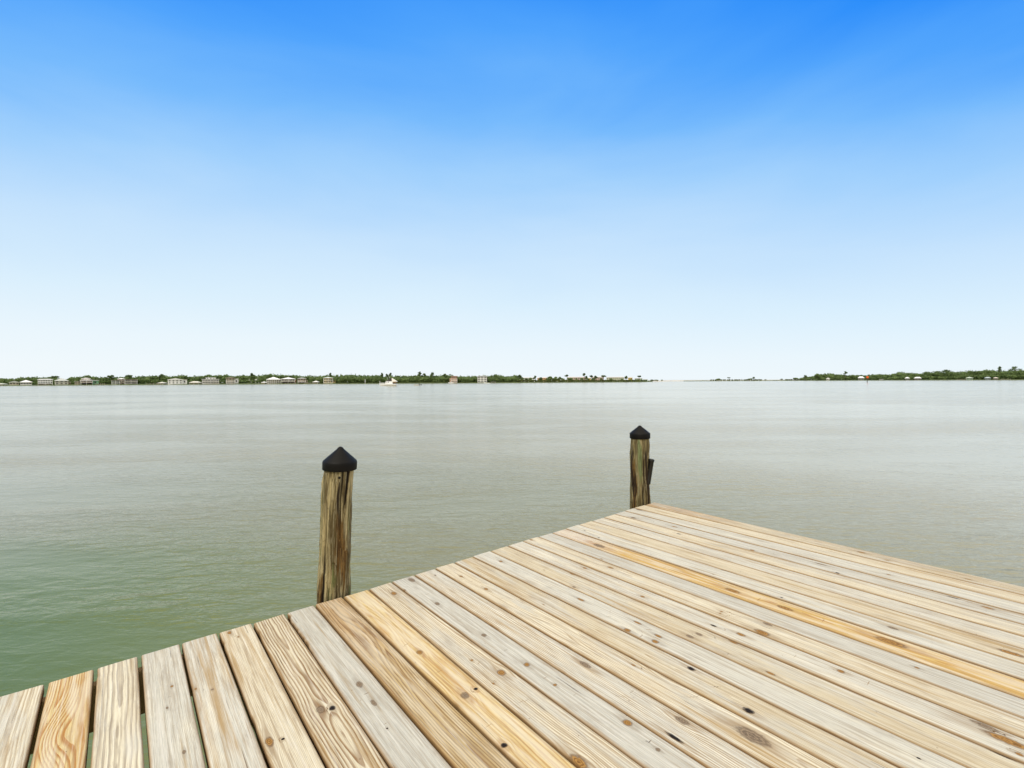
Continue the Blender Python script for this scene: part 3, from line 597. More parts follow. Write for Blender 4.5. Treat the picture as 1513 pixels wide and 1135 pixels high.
# ------------------------------------------------------------------ foliage
def leaf_mat(name, light, dark):
    m = bpy.data.materials.new(name); m.use_nodes = True; t = m.node_tree; b = t.nodes['Principled BSDF']; K = t.links.new
    a = N(t, 'ShaderNodeAttribute', attribute_name='clump'); rr = ramp(t, [(0, dark), (.5, tuple((x + y) / 2 for x, y in zip(light, dark))), (1, light)])
    K(a.outputs['Fac'], rr.inputs[0]); K(rr.outputs[0], b.inputs['Base Color']); b.inputs['Roughness'].default_value = .9; b.inputs['Specular IOR Level'].default_value = .1
    tr = N(t, 'ShaderNodeBsdfTranslucent'); K(rr.outputs[0], tr.inputs[0]); ms = N(t, 'ShaderNodeMixShader', inp={0: .4}); K(b.outputs[0], ms.inputs[1]); K(tr.outputs[0], ms.inputs[2]); K(ms.outputs[0], t.nodes['Material Output'].inputs[0])
    return m
leaf_g = leaf_mat('oak_leaves', (.31, .41, .165), (.12, .175, .065))
leaf_p = leaf_mat('pine_needles', (.22, .30, .12), (.09, .13, .055))
leaf_s = leaf_mat('scrub_leaves', (.25, .27, .10), (.11, .14, .05))
bark_m = mat('bark', (.16, .12, .09), .9, .3, 3)
def quads(cen, rad, n, size, rg, shell=.55):
    """n small leaf-clump faces in an ellipsoid"""
    d = rg.normal(size=(n, 3)); d /= np.linalg.norm(d, axis=1)[:, None]
    r = (shell + (1 - shell) * rg.random(n)) * (.85 + .3 * rg.random(n))
    c = np.array(cen) + d * r[:, None] * np.array(rad)
    a = rg.normal(size=(n, 3)); a /= np.linalg.norm(a, axis=1)[:, None]; b = np.cross(a, rg.normal(size=(n, 3))); b /= np.linalg.norm(b, axis=1)[:, None]
    s = (size * (.6 + .8 * rg.random(n)))[:, None]
    return np.stack([c - a * s - b * s * .7, c + a * s - b * s * .7, c + a * s * .8 + b * s * .7, c - a * s * .7 + b * s * .8], 1)
def leaves(name, parts, m, parent, clumps, **tg):
    P = np.concatenate(parts); me = np_mesh(name, P.reshape(-1, 3), np.arange(len(P) * 4).reshape(-1, 4))
    attr(me, 'clump', np.repeat(np.concatenate(clumps), 4), 'FLOAT'); o = link(name, me, m, parent)
    return o
def wood_mass(name, pxs, prof, rows, m, seed, seg_name='treeline', zlow=.2, nq=260, size=.5, depth0=0., wid=3.2):
    rg = np.random.default_rng(seed); parts, cl = [], []
    for d_, frac, stp in rows:
        x = pxs[0]
        while x < pxs[1]:
            Y = SY(x) + depth0 + d_ + rg.uniform(-3, 3); yt = float(np.interp(x, prof[:, 0], prof[:, 1]))
            top = at_y(x, yt, Y).z * (frac * 1.16 - rg.uniform(0, .26) * (.4 + rg.random() * .6)); cx = at_y(x, yt, Y).x
            base = zlow + .8
            if top > 1.2:
                rz = max(.7, (top - base) / 2); w_ = wid * rg.uniform(.55, 1.2) * min(1, .35 + rz / 3.5); k = rg.integers(3, 6); sh = rg.uniform(.0, .6)
                q = max(40, int(nq * min(1, rz / 3.5))); parts.append(quads((cx, Y, base + rz * .9), (w_, w_, rz), q // 2, size, rg)); cl.append(sh * .8 + rg.random(len(parts[-1])) * .3)
                for _ in range(k):
                    o = rg.uniform(-1, 1, 3); parts.append(quads((cx + o[0] * w_ * .8, Y + o[1] * w_ * .8, base + rz * (1.25 + .35 * o[2])), (w_ * .5, w_ * .5, rz * .33), q // (2 * k), size * .85, rg)); cl.append(sh + rg.uniform(0, .3) + rg.random(len(parts[-1])) * .2)
            x += stp * rg.uniform(.7, 1.3)
    return tag(leaves(name, parts, m, None, cl), kind='stuff')
PL = np.array([(-300,560),(-100,556),(0,559),(15,560),(25,559),(35,557.5),(60,557.5),(80,558),(95,561),(105,558),(117,556.5),(130,555.5),(140,557),(150,557.5),(175,557.5),(190,557),(206,556.5),(225,555.5),(240,554.5),(255,556),(270,555),(285,556),(300,556),(310,554),(320,554.5),(335,554),(345,555.5),(355,555),(365,555),(380,555.5),(395,553.5),(412,553.5),(430,554.5),(450,555),(470,555),(488,555),(500,554.5),(515,553.5),(530,554.5),(555,554.5),(575,555),(585,555.5),(600,555.5),(620,555),(650,554.5),(660,553.5),(670,555.5),(690,555.5),(710,555.5),(735,554.5),(745,555.5),(757,555),(765,554.5),(771,556)])
wood_mass('woodland', (-280, 768), PL, [(34, 1.0, 5.5), (27, .93, 5.5)], leaf_g, 11, nq=330)
wood_mass('woodland', (462, 768), PL, [(9, .72, 6), (15, .85, 6)], leaf_g, 12, nq=300)
PG = np.array([(-300,564),(120,564.5),(150,562),(160,563),(205,559.5),(232,560),(246,563),(285,562),(297,564),(326,563),(355,562),(385,562.5),(460,563),(768,564)])
wood_mass('shrubbery', (-280, 470), PG, [(20, 1.0, 5)], leaf_g, 13, nq=160, wid=2.2)
PD = np.array([(768,560.5),(790,561),(850,561),(900,561.3),(950,562.0),(962,564)])
wood_mass('dune_scrub', (772, 950), np.array([(772,558.8),(830,559.5),(900,560),(950,561)]), [(13, 1.05, 11), (17, 1.15, 14)], leaf_g, 24, nq=150, size=.42, wid=1.7)
wood_mass('dune_scrub', (766, 958), PD, [(6, .75, 3), (10, .95, 3)], leaf_s, 14, nq=130, size=.4, wid=1.9)
PS = np.array([(960,562.6),(1000,562.6),(1050,562),(1060,560.8),(1075,561.2),(1100,561.6),(1110,560.6),(1120,561.6),(1150,561.7),(1165,561),(1185,560.5)])
wood_mass('dune_scrub', (962, 1186), PS, [(8, .9, 3.2)], leaf_s, 15, nq=80, size=.45, wid=2.2)
PR = np.array([(1180,560),(1190,557.5),(1200,556.5),(1210,553),(1225,551.8),(1240,553.5),(1245,553),(1260,554),(1280,555),(1300,552.5),(1313,554),(1325,550.5),(1345,550.5),(1360,552),(1370,550),(1385,550),(1400,548.5),(1415,550),(1435,547.5),(1460,547),(1475,548),(1490,547.5),(1500,546),(1513,548),(1600,545),(1700,548),(1860,550)])
wood_mass('woodland', (1186, 1850), PR, [(34, 1.0, 5.5), (22, .9, 5.5), (16, .55, 5)], leaf_g, 16, nq=380, size=.55, wid=4.6)

def tree(px, ytop, d_, wpx, kind, label, group, seed, ybot=None):
    rg = np.random.default_rng(seed); Y = SY(px) + d_; top = at_y(px, ytop, Y); H = top.z - .8; W = wpx * Y / F / 2
    W *= 1.2; t = empty({'pine': 'pine_tree', 'umbrella': 'pine_tree', 'oak': 'oak_tree', 'palm': 'palm_tree'}[kind], (top.x, Y, .8), label, 'tree', group)
    tr = MB(); r = .22 + H * .014; lean = rg.uniform(-.05, .05) * H
    tr.tube((0, 0, -.4), (lean * .4, 0, H * .5), r, 7, r * .75); tr.tube((lean * .4, 0, H * .5), (lean, 0, H * .93), r * .75, 7, r * .35)
    parts, cl = [], []
    def blob(x, y, z, rx, rz, n, s=.33): parts.append(quads((x, y, z), (rx, rx, rz), n, s, rg, .3)); cl.append(rg.uniform(0, .5) + rg.random(n) * .45)
    if kind == 'umbrella':
        for k in range(8):
            a = rg.uniform(0, 6.3); q = rg.uniform(.1, .8); x, y = lean + math.cos(a) * W * q, math.sin(a) * W * q; z = H * (rg.uniform(.88, .97) - .22 * q * q * (W > 2.6) - .10 * (k % 3 == 0))
            blob(x, y, z - H * .02, W * rg.uniform(.25, .42), H * (.06 if W < 2.6 else .085), 55); tr.tube((lean * .9, 0, H * .7), (x, y, z), r * .3, 5, r * .15)
    elif kind == 'pine':
        for k in range(8):
            f = k / 7; a = rg.uniform(0, 6.3); q = rg.uniform(.1, .75) * (1.1 - f * .8); x, y = lean * f + math.cos(a) * W * q, math.sin(a) * W * q; z = H * (.58 + .38 * f)
            blob(x, y, z, W * (.55 - .2 * f), H * .075, 55); tr.tube((lean * f, 0, z - H * .08), (x, y, z), r * .3, 5, r * .15)
    elif kind == 'oak':
        for k in range(9):
            a = rg.uniform(0, 6.3); q = rg.uniform(0, .65); x, y = math.cos(a) * W * q, math.sin(a) * W * q; z = H * rg.uniform(.45, .85)
            blob(x, y, z, W * .5, H * .17, 75, .42); tr.tube((lean * .4, 0, H * .35), (x, y, z), r * .4, 5, r * .15)
    tr.build('trunk', bark_m, t); leaves('crown', parts, leaf_g if kind == 'oak' else leaf_p, t, cl)
GP = 'tall pines rising above the far woodland'
for i, a in enumerate([
    (81, 554.5, 30, 8, 'umbrella', 'thin flat-topped pine rising behind the gap left of the grey-roofed house'),
    (130, 554.3, 26, 15, 'oak', 'round dark oak crown right behind the white-capped two-tier roof'),
    (163, 553.8, 28, 11, 'umbrella', 'flat-crowned pine above the woods left of the green-columned house'),
    (191, 553.8, 28, 11, 'umbrella', 'flat-crowned pine directly above the grey-framed right wing of the green-columned house'),
    (239, 552.8, 28, 8, 'umbrella', 'pine with wide crown above the small boathouse left of the big white house'),
    (372, 551.6, 28, 9, 'pine', 'bushy pine above the white cottage hidden in the trees'),
    (396, 552.4, 28, 13, 'oak', 'broad oak crown just left of the first steep white pyramid roof'),
    (488, 551.4, 28, 6, 'pine', 'narrow pine rising directly behind the yellow house'),
    (564, 551.6, 22, 6, 'pine', 'pine leftmost of the three above the white boat'),
    (571, 552.4, 24, 5, 'umbrella', 'middle pine of the three above the white boat, with a small flat crown'),
    (576, 551.4, 22, 6, 'pine', 'pine rightmost of the three above the white boat'),
    (620.5, 549.6, 22, 8, 'pine', 'tallest ragged pine in the middle woods, with separate crown tufts'),
    (627, 551.0, 25, 7, 'umbrella', 'small open-crowned pine just right of the tallest ragged pine'),
    (639.5, 550.4, 22, 9, 'pine', 'dense pine standing proud between the ragged pine and the pink house'),
    (657, 552.6, 22, 9, 'pine', 'pine just left of the pink house'),
    (733, 552.8, 24, 10, 'oak', 'oak crown standing out right of the white three-storey house'),
    ]): tree(*a[:5], a[5], GP, 100 + i)
GC = 'scattered pines before the pastel apartment blocks'
for i, a in enumerate([
    (768, 554.3, 12, 9, 'pine', 'dense pine at the right end of the woods where the white apartments begin'),
    (778, 559.5, 10, 5, 'pine', 'small pine in front of the left white apartment block'),
    (791, 555.6, 12, 6, 'pine', 'pine between the left white block and the peach block'),
    (799, 558.0, 9, 6, 'pine', 'low pine in front of the peach apartment block'),
    (812, 555.8, 9, 9, 'oak', 'thick round tree at the right edge of the peach block'),
    (820, 556.8, 10, 8, 'oak', 'spreading tree just right of the thick round tree by the peach block'),
    (827, 557.3, 10, 7, 'pine', 'ragged pine in the open gap before the long beige block'),
    (838, 553.6, 14, 6, 'umbrella', 'umbrella pine on a bare trunk over the left end of the beige block'),
    (843, 558.3, 9, 8, 'oak', 'low round tree before the left end of the beige block'),
    (863.5, 551.5, 14, 5, 'umbrella', 'tallest thin umbrella pine over the beige block, beside the yellow block'),
    (866, 556.0, 10, 5, 'pine', 'pine directly left of the bright yellow block'),
    (873.5, 554.8, 12, 5, 'umbrella', 'slim umbrella pine just right of the bright yellow block'),
    (880, 555.5, 12, 6, 'pine', 'pine before the left half of the dusky pink block'),
    (891.5, 554.0, 10, 7, 'umbrella', 'dark umbrella pine between the pink block and the long grey-green block'),
    (925, 556.0, 9, 6, 'pine', 'pine left of the small orange-yellow block'),
    (944, 555.2, 10, 5, 'umbrella', 'lone pine at the right end of the apartments, before the pale green block')]): tree(*a[:5], a[5], GC, 200 + i)
GS = 'trees along the low sand spit'
for i, a in enumerate([
    (1061, 559.6, 8, 7, 'oak', 'leftmost round tree on the low sand spit'), (1077, 557.6, 10, 4, 'umbrella', 'thin pine above the scrub right of the first round tree on the spit'),
    (1107, 559.4, 8, 7, 'oak', 'round tree in the middle of the spit beside the taller pine'), (1114, 557.3, 8, 5, 'pine', 'taller pine in the middle of the spit'),
    (1155, 560.0, 8, 3, 'pine', 'tiny lone pine between the mid spit and the right woods'), (1175, 558.2, 8, 8, 'oak', 'small tree just before the right-hand woods begin'),
    (1190, 554.6, 8, 7, 'pine', 'slender ragged pine at the left tip of the right-hand woods'), (1208, 551.8, 14, 9, 'oak', 'steep dark crown at the left shoulder of the right-hand woods'),
    (1249, 548.8, 20, 6, 'umbrella', 'bare-limbed pine over the dip left of the channel marker'), (1384, 547.6, 26, 10, 'oak', 'rounded crown above the twin white roofs, on their right'),
    (1399.5, 545.8, 26, 16, 'umbrella', 'wide flat crown on the right-hand woods left of its highest part'), (1459, 544.3, 26, 15, 'oak', 'broad crown left of the tall sparse pine on the right-hand woods'),
    (1477.5, 541.8, 26, 8, 'pine', 'tall sparse pine with open tufts on the right-hand woods'), (1500, 541.2, 26, 15, 'umbrella', 'highest broad crown near the right end of the woods')]): tree(*a[:5], a[5], GS, 300 + i)

# ------------------------------------------------------------------ houses
glass_m = mat('dark_window', (.035, .04, .045), .25, .2, 1, .5)
shade_m = mat('painted_floor_shade', (.10, .085, .07), .9, .3, 1)  # dark colour stands in for the shade under stilt houses
def wallm(c): return mat('wall_%02d_%02d_%02d' % tuple(int(x * 99) for x in c), c, .85, .08, .6)
WH, CR, BG, GY, PK, YL = (.88, .88, .87), (.74, .68, .55), (.56, .50, .40), (.42, .42, .38), (.76, .52, .41), (.80, .66, .34)
RW, RG, RT, RD = (.88, .88, .88), (.54, .56, .53), (.36, .31, .26), (.20, .18, .16)
def house(label, x0, x1, yt, yb, d_, wall, roofc, roof='hip', floors=2, stilts=0, depth=9, roofh=.22, balcony=0, cols=0, wins=3, tower=None, wing=None, group='houses along the left far shore', cat='house', name='shore_house', winw=1.3, twist=0):
    Y = SY(x0) + d_; p = at_y((x0 + x1) / 2, yb, Y); az = math.atan2(p.x, Y); W = (x1 - x0) * Y * math.cos(az) / F; top = at_y((x0 + x1) / 2, yt, Y).z; z0 = .7; H = top - z0
    h = empty(name, (p.x + depth / 2 * math.sin(az), Y + depth / 2 * math.cos(az), z0), label, cat, group, -az + R(twist)); wm, rm, tm = wallm(wall), wallm(roofc), wallm((.84, .83, .80))
    hs = stilts * H; hr = roofh * H; ht = (tower[1] * H if tower else 0); hw = H - hs - hr - ht; D = depth / 2
    if stilts:
        MB().box(-W / 2 + .8, W / 2 - .8, -D + 2.2, D - .5, -.6, hs).build('ground_floor_shade', shade_m, h)  # solid dark box painted as the shade between the columns
        nc = max(3, int(W / 3)); 
        for k in range(nc): x = -W / 2 + .25 + (W - .5) * k / (nc - 1); MB().box(x - .22, x + .22, -D + .05, -D + .45, -.6, hs).build('column', tm, h)
    wx0, wx1 = -W / 2, W / 2
    MB().box(wx0, wx1, -D, D, hs - (.6 if not stilts else 0), hs + hw).build('wall', wm, h)
    fh = hw / floors
    for f in range(floors):
        for k in range(wins):
            x = wx0 + (wx1 - wx0) * (k + .5) / wins; zc = hs + fh * (f + .52)
            MB().box(x - winw / 2, x + winw / 2, -D - .06, -D + .1, zc - fh * .22, zc + fh * .22).build('window', glass_m, h)
        if f < balcony:
            z = hs + fh * f; b = MB().box(wx0 - .1, wx1 + .1, -D - 2.2, -D - .07, z - .15, z + .05); b.build('balcony', tm, h)
            r_ = MB().box(wx0, wx1, -D - 2.15, -D - 2.05, z + .95, z + 1.07)
            for k in range(int(W / .7)): x = wx0 + .1 + k * .7; r_.box(x - .06, x + .06, -D - 2.14, -D - 2.06, z + .051, z + .949)
            r_.build('railing', tm, h)
            for k in range(max(3, int(W / 4))):
                x = wx0 + .15 + (wx1 - wx0 - .3) * k / (max(3, int(W / 4)) - 1); MB().box(x - .16, x + .16, -D - 2.0, -D - 1.7, z + .051, z + fh - .16).build('column', tm, h)
    if cols:
        for k in range(cols): x = wx0 + .3 + (wx1 - wx0 - .6) * k / (cols - 1); MB().box(x - .2, x + .2, -D - 1.9, -D - 1.5, -.6, hs + hw - .16).build('column', tm, h)
    oh = .6; fr = 2.3 if (balcony or cols) else oh; rb = MB(); zt = hs + hw
    args = (wx0 - oh, wx1 + oh, -D - fr, D + oh, zt + .16, zt + .16 + hr)
    if roof == 'hip': rb.hip(*args)
    elif roof == 'gable': rb.gable(*args)
    elif roof == 'flat': rb.box(wx0 - oh, wx1 + oh, -D - fr, D + oh, zt + .01, zt + .25); hr = .3
    if roof == 'long': rb.hip(*args, inset=2.0)
    ro = rb.build('roof', rm, h)
    if tower:                        # raised middle storey with its own roof
        f0, frac, f1 = tower; tx0, tx1 = wx0 + W * f0, wx0 + W * f1; tz = zt + hr * .35
        MB().box(tx0, tx1, -D * .55, D * .55, tz, tz + ht + hr * .2).build('upper_storey', wm, h)
        nw = 3
        for k in range(nw):
            x = tx0 + (tx1 - tx0) * (k + .5) / nw; MB().box(x - .5, x + .5, -D * .55 - .06, -D * .55 + .1, tz + ht * .35, tz + ht * .85).build('window', glass_m, h)
        MB().hip(tx0 - oh, tx1 + oh, -D * .55 - oh, D * .55 + oh, tz + ht + hr * .2 + .16, tz + ht + hr * 1.0).build('roof', rm, h)
    if wing:                         # lower side wing: fraction of width, height fraction, colour, side
        fw, fhh, wc, sd, top_c = wing; ww = W * fw; xa = wx1 + .01 if sd > 0 else wx0 - ww - .01
        MB().box(xa, xa + ww, -D * .8, D * .7, -.6, H * fhh).build('wing', wallm(wc), h)
        MB().box(xa - .2 * (sd < 0), xa + ww + .2 * (sd > 0), -D * .8 - .4, D * .7 + .4, H * fhh + .01, H * fhh + .35).build('wing_roof', wallm(top_c), h)
        MB().box(xa + ww * .3, xa + ww * .6, -D * .8 - .06, -D * .8 + .1, H * fhh * .35, H * fhh * .75).build('window', glass_m, h)
    return h
house('small pale gabled cottage, just left of the low white hip-roofed cottage', 14, 28, 563, 569, 8, CR, RG, 'gable', 1, 0, 7, .4, wins=3)
house('low white cottage with broad hip roof, left of the boxy white stilt house', 30, 47, 561.8, 568.5, 8, WH, RW, 'hip', 1, 0, 8, .45, wins=4)
house('big boxy white house on open dark stilts, leftmost of the large houses', 56, 78, 560.2, 570, 6, WH, RW, 'long', 2, .20, 10, .10, wins=6, winw=.8)
house('grey house under a very large pale grey hip roof beside the boxy white house', 81, 101, 559, 569.5, 8, (.58, .57, .50), RG, 'hip', 2, 0, 10, .42, wins=3, wing=(.18, .35, (.30, .26, .18), 1, RG))
house('house with two-tier white roofs, brown porch and green side wing', 119, 137, 558.8, 569, 6, (.46, .30, .17), RW, 'hip', 1, .28, 10, .16, balcony=1, tower=(.12, .20, .78), wins=5, wing=(.5, .62, (.22, .42, .26), 1, RW))
house('low tan cottage joined to the left of the two-tier white-roofed house', 110.5, 118, 563.3, 569, 7, CR, RG, 'flat', 2, 0, 7, .1, wins=2)
house('white-roofed house with green porch columns and white lattice below', 165, 177, 561.8, 569, 6, (.16, .26, .17), RT, 'flat', 2, 0, 8, .05, balcony=2, wins=4, winw=.9)
house('taller white house block with a small white hip roof beside the green-columned porch', 174, 184, 558.9, 569, 10, (.66, .60, .54), RW, 'hip', 3, 0, 8, .15, wins=2, group='houses along the left far shore')
house('weathered brown-grey framed house in the trees, right of the white-hip-roofed block', 184.5, 203, 560.5, 569, 10, (.30, .26, .19), RT, 'flat', 2, 0, 9, .06, balcony=2, wins=5, winw=1.4)
house('wide white house with central gabled roof and lower flat wing, between two small boathouses', 248, 270, 559.2, 568.6, 6, WH, RW, 'gable', 2, 0, 10, .26, wins=4, winw=1.1, wing=(.3, .75, WH, 1, (.5, .46, .36)))
house('bright white three-tier house with ribbon windows and a smaller top storey', 299, 323.5, 558.3, 568.3, 6, (.78, .78, .76), RW, 'flat', 2, 0, 10, .04, balcony=2, tower=(.22, .22, .80), wins=6, winw=1.5)
house('tan house with a brown peaked roof and white balconies on its left side', 334, 347, 557.6, 568.2, 6, (.56, .51, .40), RT, 'gable', 3, 0, 9, .14, balcony=2, wins=3, wing=(.42, .72, WH, 1, RW))
house('small white cottage almost hidden by trees, left of the small white pavilion', 366, 373, 560, 565.5, 26, WH, RW, 'gable', 1, 0, 7, .4, wins=1)
house('white A-framed cottage half hidden by trees, directly left of the first pyramid-roofed house', 377, 386.5, 558.6, 565.5, 26, WH, RW, 'gable', 2, 0, 7, .4, wins=2)
house('cream house with tall columns under the larger and higher steep white pyramid roof', 394, 414.5, 557.2, 568, 6, (.60, .58, .52), RW, 'hip', 2, .0, 11, .40, cols=8, wins=6, winw=1.3)
house('house under the lower white pyramid roof, orange-red wall at its right', 416, 436, 557.8, 567.8, 7, (.44, .40, .34), RW, 'hip', 1, .30, 11, .28, balcony=1, wins=5, wing=(.08, .58, (.55, .19, .10), 1, RW))
house('small beige house with pinkish walls and a wooden porch, right of the orange wall', 440, 452, 558.2, 567.5, 7, (.60, .50, .42), RG, 'hip', 2, .22, 9, .15, balcony=1, wins=3, wing=(.22, .5, (.5, .42, .34), 1, RT))
house('yellow house with pale grey roof, a brown tower block and two balconies', 478, 492, 557.2, 567, 6, YL, (.62, .66, .62), 'hip', 2, .0, 10, .18, balcony=2, wins=4, wing=(.28, .45, YL, 1, (.6, .55, .3)))
house('tall narrow pink house with terraced balconies, alone at the edge of the woods', 666.5, 675.5, 555.6, 566, 4, PK, (.50, .34, .27), 'flat', 3, 0, 9, .05, balcony=2, wins=3, winw=1.1, wing=(.22, .58, PK, -1, PK))
house('white three-storey house with a grid of nine dark loggias and grey roof', 705.5, 719.5, 555, 566, 4, (.70, .70, .68), (.50, .51, .50), 'hip', 3, 0, 10, .12, wins=3, winw=2.0)
GA = 'pastel apartment blocks behind the dune scrub'
for (x0, x1, yt, wc, rc, fl, nw, lb) in [
    (768, 790, 557.5, (0.87, 0.87, 0.84), (.68, .68, .66), 3, 7, 'white apartment block leftmost of the pastel row, next to the dense woods'),
    (794, 809, 558.0, (0.87, 0.53, 0.26), (0.73, 0.55, 0.42), 3, 5, 'peach-orange apartment block between scattered pines'),
    (822, 834, 559.0, (0.82, 0.82, 0.77), (.68, .68, .66), 2, 4, 'low off-white block in the gap between the peach and the beige blocks'),
    (838, 866, 557.0, (0.69, 0.55, 0.48), (0.66, 0.59, 0.53), 3, 9, 'long beige apartment block with taupe roof left of the yellow block'),
    (867.5, 873, 558.4, (0.88, 0.69, 0.16), (0.79, 0.66, 0.40), 3, 2, 'narrow bright yellow apartment block'),
    (874.5, 892, 556.8, (0.66, 0.50, 0.44), (0.69, 0.62, 0.57), 3, 6, 'dusky pink apartment block right of the yellow one'),
    (896, 922, 557.0, (0.69, 0.70, 0.55), (0.66, 0.63, 0.57), 3, 9, 'long grey-green apartment block with even roofline'),
    (928, 934.5, 557.6, (0.88, 0.61, 0.18), (0.74, 0.63, 0.48), 3, 2, 'small orange-yellow apartment block near the right end of the row'),
    (938, 949, 558.6, (0.53, 0.69, 0.55), (.68, .68, .66), 2, 4, 'pale green low block at the right end of the row'),
    (950, 957, 560.5, (0.59, 0.79, 0.69), (.68, .68, .66), 1, 2, 'tiny mint-green hut at the very end of the row, by the open sand')]:
    house(lb, x0, x1, yt, 565, 34, wc, rc, 'long', fl, 0, 12, .16, wins=nw, winw=.8, balcony=0, group=GA, cat='apartment block', name='apartment_block')
GR = 'houses half hidden in the right-hand woods'
for (x0, x1, yt, d_, wc, rc, rf, lb) in [
    (1221, 1226, 558.2, 6, (.62, .62, .58), RW, 'gable', 'tiny white shed at the left of the right-hand woods'),
    (1268, 1276.5, 556.4, 6, (.20, .20, .16), RW, 'long', 'low house with thin white roof just left of the orange channel marker'),
    (1299.5, 1305, 560.2, 3, (.50, .48, .40), RW, 'flat', 'small pale hut right of the channel marker at the water'),
    (1337.5, 1343.5, 557.3, 4, (.14, .15, .12), (.85, .85, .85), 'long', 'smaller left house of the two bright white roofs at the water'),
    (1351, 1361, 557.2, 4, (.14, .13, .11), (.85, .85, .85), 'long', 'larger right house of the two bright white roofs at the water'),
    (1427, 1437.5, 557.0, 4, (.26, .34, .25), (.50, .58, .48), 'hip', 'pale green house with balcony in the right-hand woods'),
    (1455, 1463.5, 557.2, 4, (.16, .19, .18), (.45, .52, .54), 'long', 'grey-blue roofed house in the right-hand woods'),
    (1468, 1474.5, 557.4, 4, (.20, .18, .14), (.66, .60, .52), 'hip', 'tan-roofed hut right beside the grey-blue roofed house')]:
    house(lb, x0, x1, yt, 561.5, 1.5, wc, rc, rf, 1, 0, 6, .45, wins=2, winw=1.0, group=GR)

def pavilion(label, x0, x1, yt, d_, roofc, seed):
    Y = SY((x0 + x1) / 2) + d_; p = at_y((x0 + x1) / 2, 566, Y); W = (x1 - x0) * Y / F; H = at_y((x0 + x1) / 2, yt, Y).z
    h = empty('boathouse', (p.x, Y, 0), label, 'boathouse', 'open boathouses standing in the water')
    MB().hip(-W / 2, W / 2, -2.5, 2.5, H * .62, H).build('roof', wallm(roofc), h)
    for sx_ in (-1, 0, 1):
        for sy_ in (-1, 1): MB().box(sx_ * (W / 2 - .6) - .15, sx_ * (W / 2 - .6) + .15, sy_ * 2 - .15, sy_ * 2 + .15, -1.5, H * .62 - .16).build('post', wallm((.42, .38, .31)), h)
    MB().box(-W / 2 + .3, W / 2 - .3, -2.2, 2.2, .75, .95).build('platform', wallm((.40, .35, .27)), h)
    MB().box(-W / 2 + .9, W / 2 - 1.0, -.9, 1.0, 1.1, H * .42).build('covered_boat', wallm((.30, .29, .27)), h)
for i, a in enumerate([
    ('grey-green roofed boathouse at the extreme left end of the shore', -4, 8, 566.2, -5, (.52, .56, .50)), ('small boathouse with pale roof, left of the wide white gabled house', 235, 244.5, 564.4, -5, (.66, .65, .60)),
    ('wider boathouse with pale hip roof, between the gabled and the three-tier white houses', 281.5, 296, 563.4, -5, (.70, .68, .62)), ('small white-roofed boathouse at the left foot of the higher pyramid-roofed house', 387.5, 393.5, 563.7, -4, (.76, .76, .74)),
    ('white-roofed boathouse between the beige house and the yellow house', 463, 471, 562.6, -4, (.78, .78, .77))]): pavilion(*a, i)

# ------------------------------------------------------------------ docks at the far shore
pier_m = mat('grey_pier', (.30, .27, .22), .9, .2, 1)
for i, (px, ln, lb) in enumerate([(66, 9, 'low pier in front of the boxy white stilt house'), (150, 8, 'low pier right of the two-tier white-roofed house'), (228, 12, 'pier left of the small pale-roofed boathouse'), (318, 9, 'short pier under the bright white three-tier house'), (430, 10, 'pier in front of the lower pyramid-roofed house'), (457, 8, 'pier right of the small beige house'), (1420, 10, 'pier left of the pale green house on the right shore'), (1485, 10, 'pier near the right end of the right-hand woods')]):
    Y = SY(px) - 4; x = at_y(px, 566, Y).x; h = empty('pier', (x, Y, 0), lb, 'pier', 'small piers along the far shores')
    MB().box(-ln / 2, ln / 2, -1, 1, .85, 1.0).build('walkway', pier_m, h)
    for k in range(5):
        xx = -ln / 2 + .2 + (ln - .4) * k / 4; MB().box(xx - .14, xx + .14, -1.15, -.9, -1, 1.6).build('pile', pier_m, h)

# ------------------------------------------------------------------ boats
def hull_mesh(name, Lh, Wh, free, m, parent, sheer=.35, bow=-1):
    n = 14; vs, fs = [], []
    for i in range(n + 1):
        f = i / n; x = bow * Lh / 2 - bow * Lh * f                      # f = 0 at the bow
        wd = Wh / 2 * min(1, (f * 2.6) ** .62) * (1 - .08 * max(0, f - .7)); zt = free * (1 + sheer * (1 - f) ** 2)
        rake = bow * (1 - min(1, f * 3)) * .5
        for (yy, z, ex) in ((-wd, zt, rake), (-wd * .86, free * .35, rake * .4), (-wd * .45, -.35, 0), (wd * .45, -.35, 0), (wd * .86, free * .35, rake * .4), (wd, zt, rake)): vs.append((x + ex, yy, z))
    for i in range(n):
        for k in range(5): fs.append((i * 6 + k, i * 6 + k + 1, (i + 1) * 6 + k + 1, (i + 1) * 6 + k))
        fs.append((i * 6 + 5, i * 6, (i + 1) * 6, (i + 1) * 6 + 5))
    fs += [tuple(range(6)), tuple(n * 6 + k for k in range(6))[::-1]]
    return MB().add(vs, fs).build(name, m, parent)
white_m = mat('white_gelcoat', (.90, .91, .93), .35, .04, 1, .5); canvas_m = mat('white_canvas', (.80, .77, .70), .8, .05, 2); dk_m = mat('dark_enclosure', (.055, .045, .045), .4, .2, 2, .4); tan_m = mat('varnished_wood', (.32, .20, .09), .6, .2, 3)
YB = 225; s_px = YB / F
bc = at_y(574, 570, YB); boat = empty('cabin_boat', (bc.x, YB, 0), 'white cabin cruiser with dark flybridge and a sloping white canvas over its stern', 'boat')
X = lambda px: (px - 574) * s_px
Zp = lambda y: (at_y(574, y, YB).z)
hull_mesh('hull', X(586.5) - X(562), 2.9, Zp(567.2), white_m, boat)
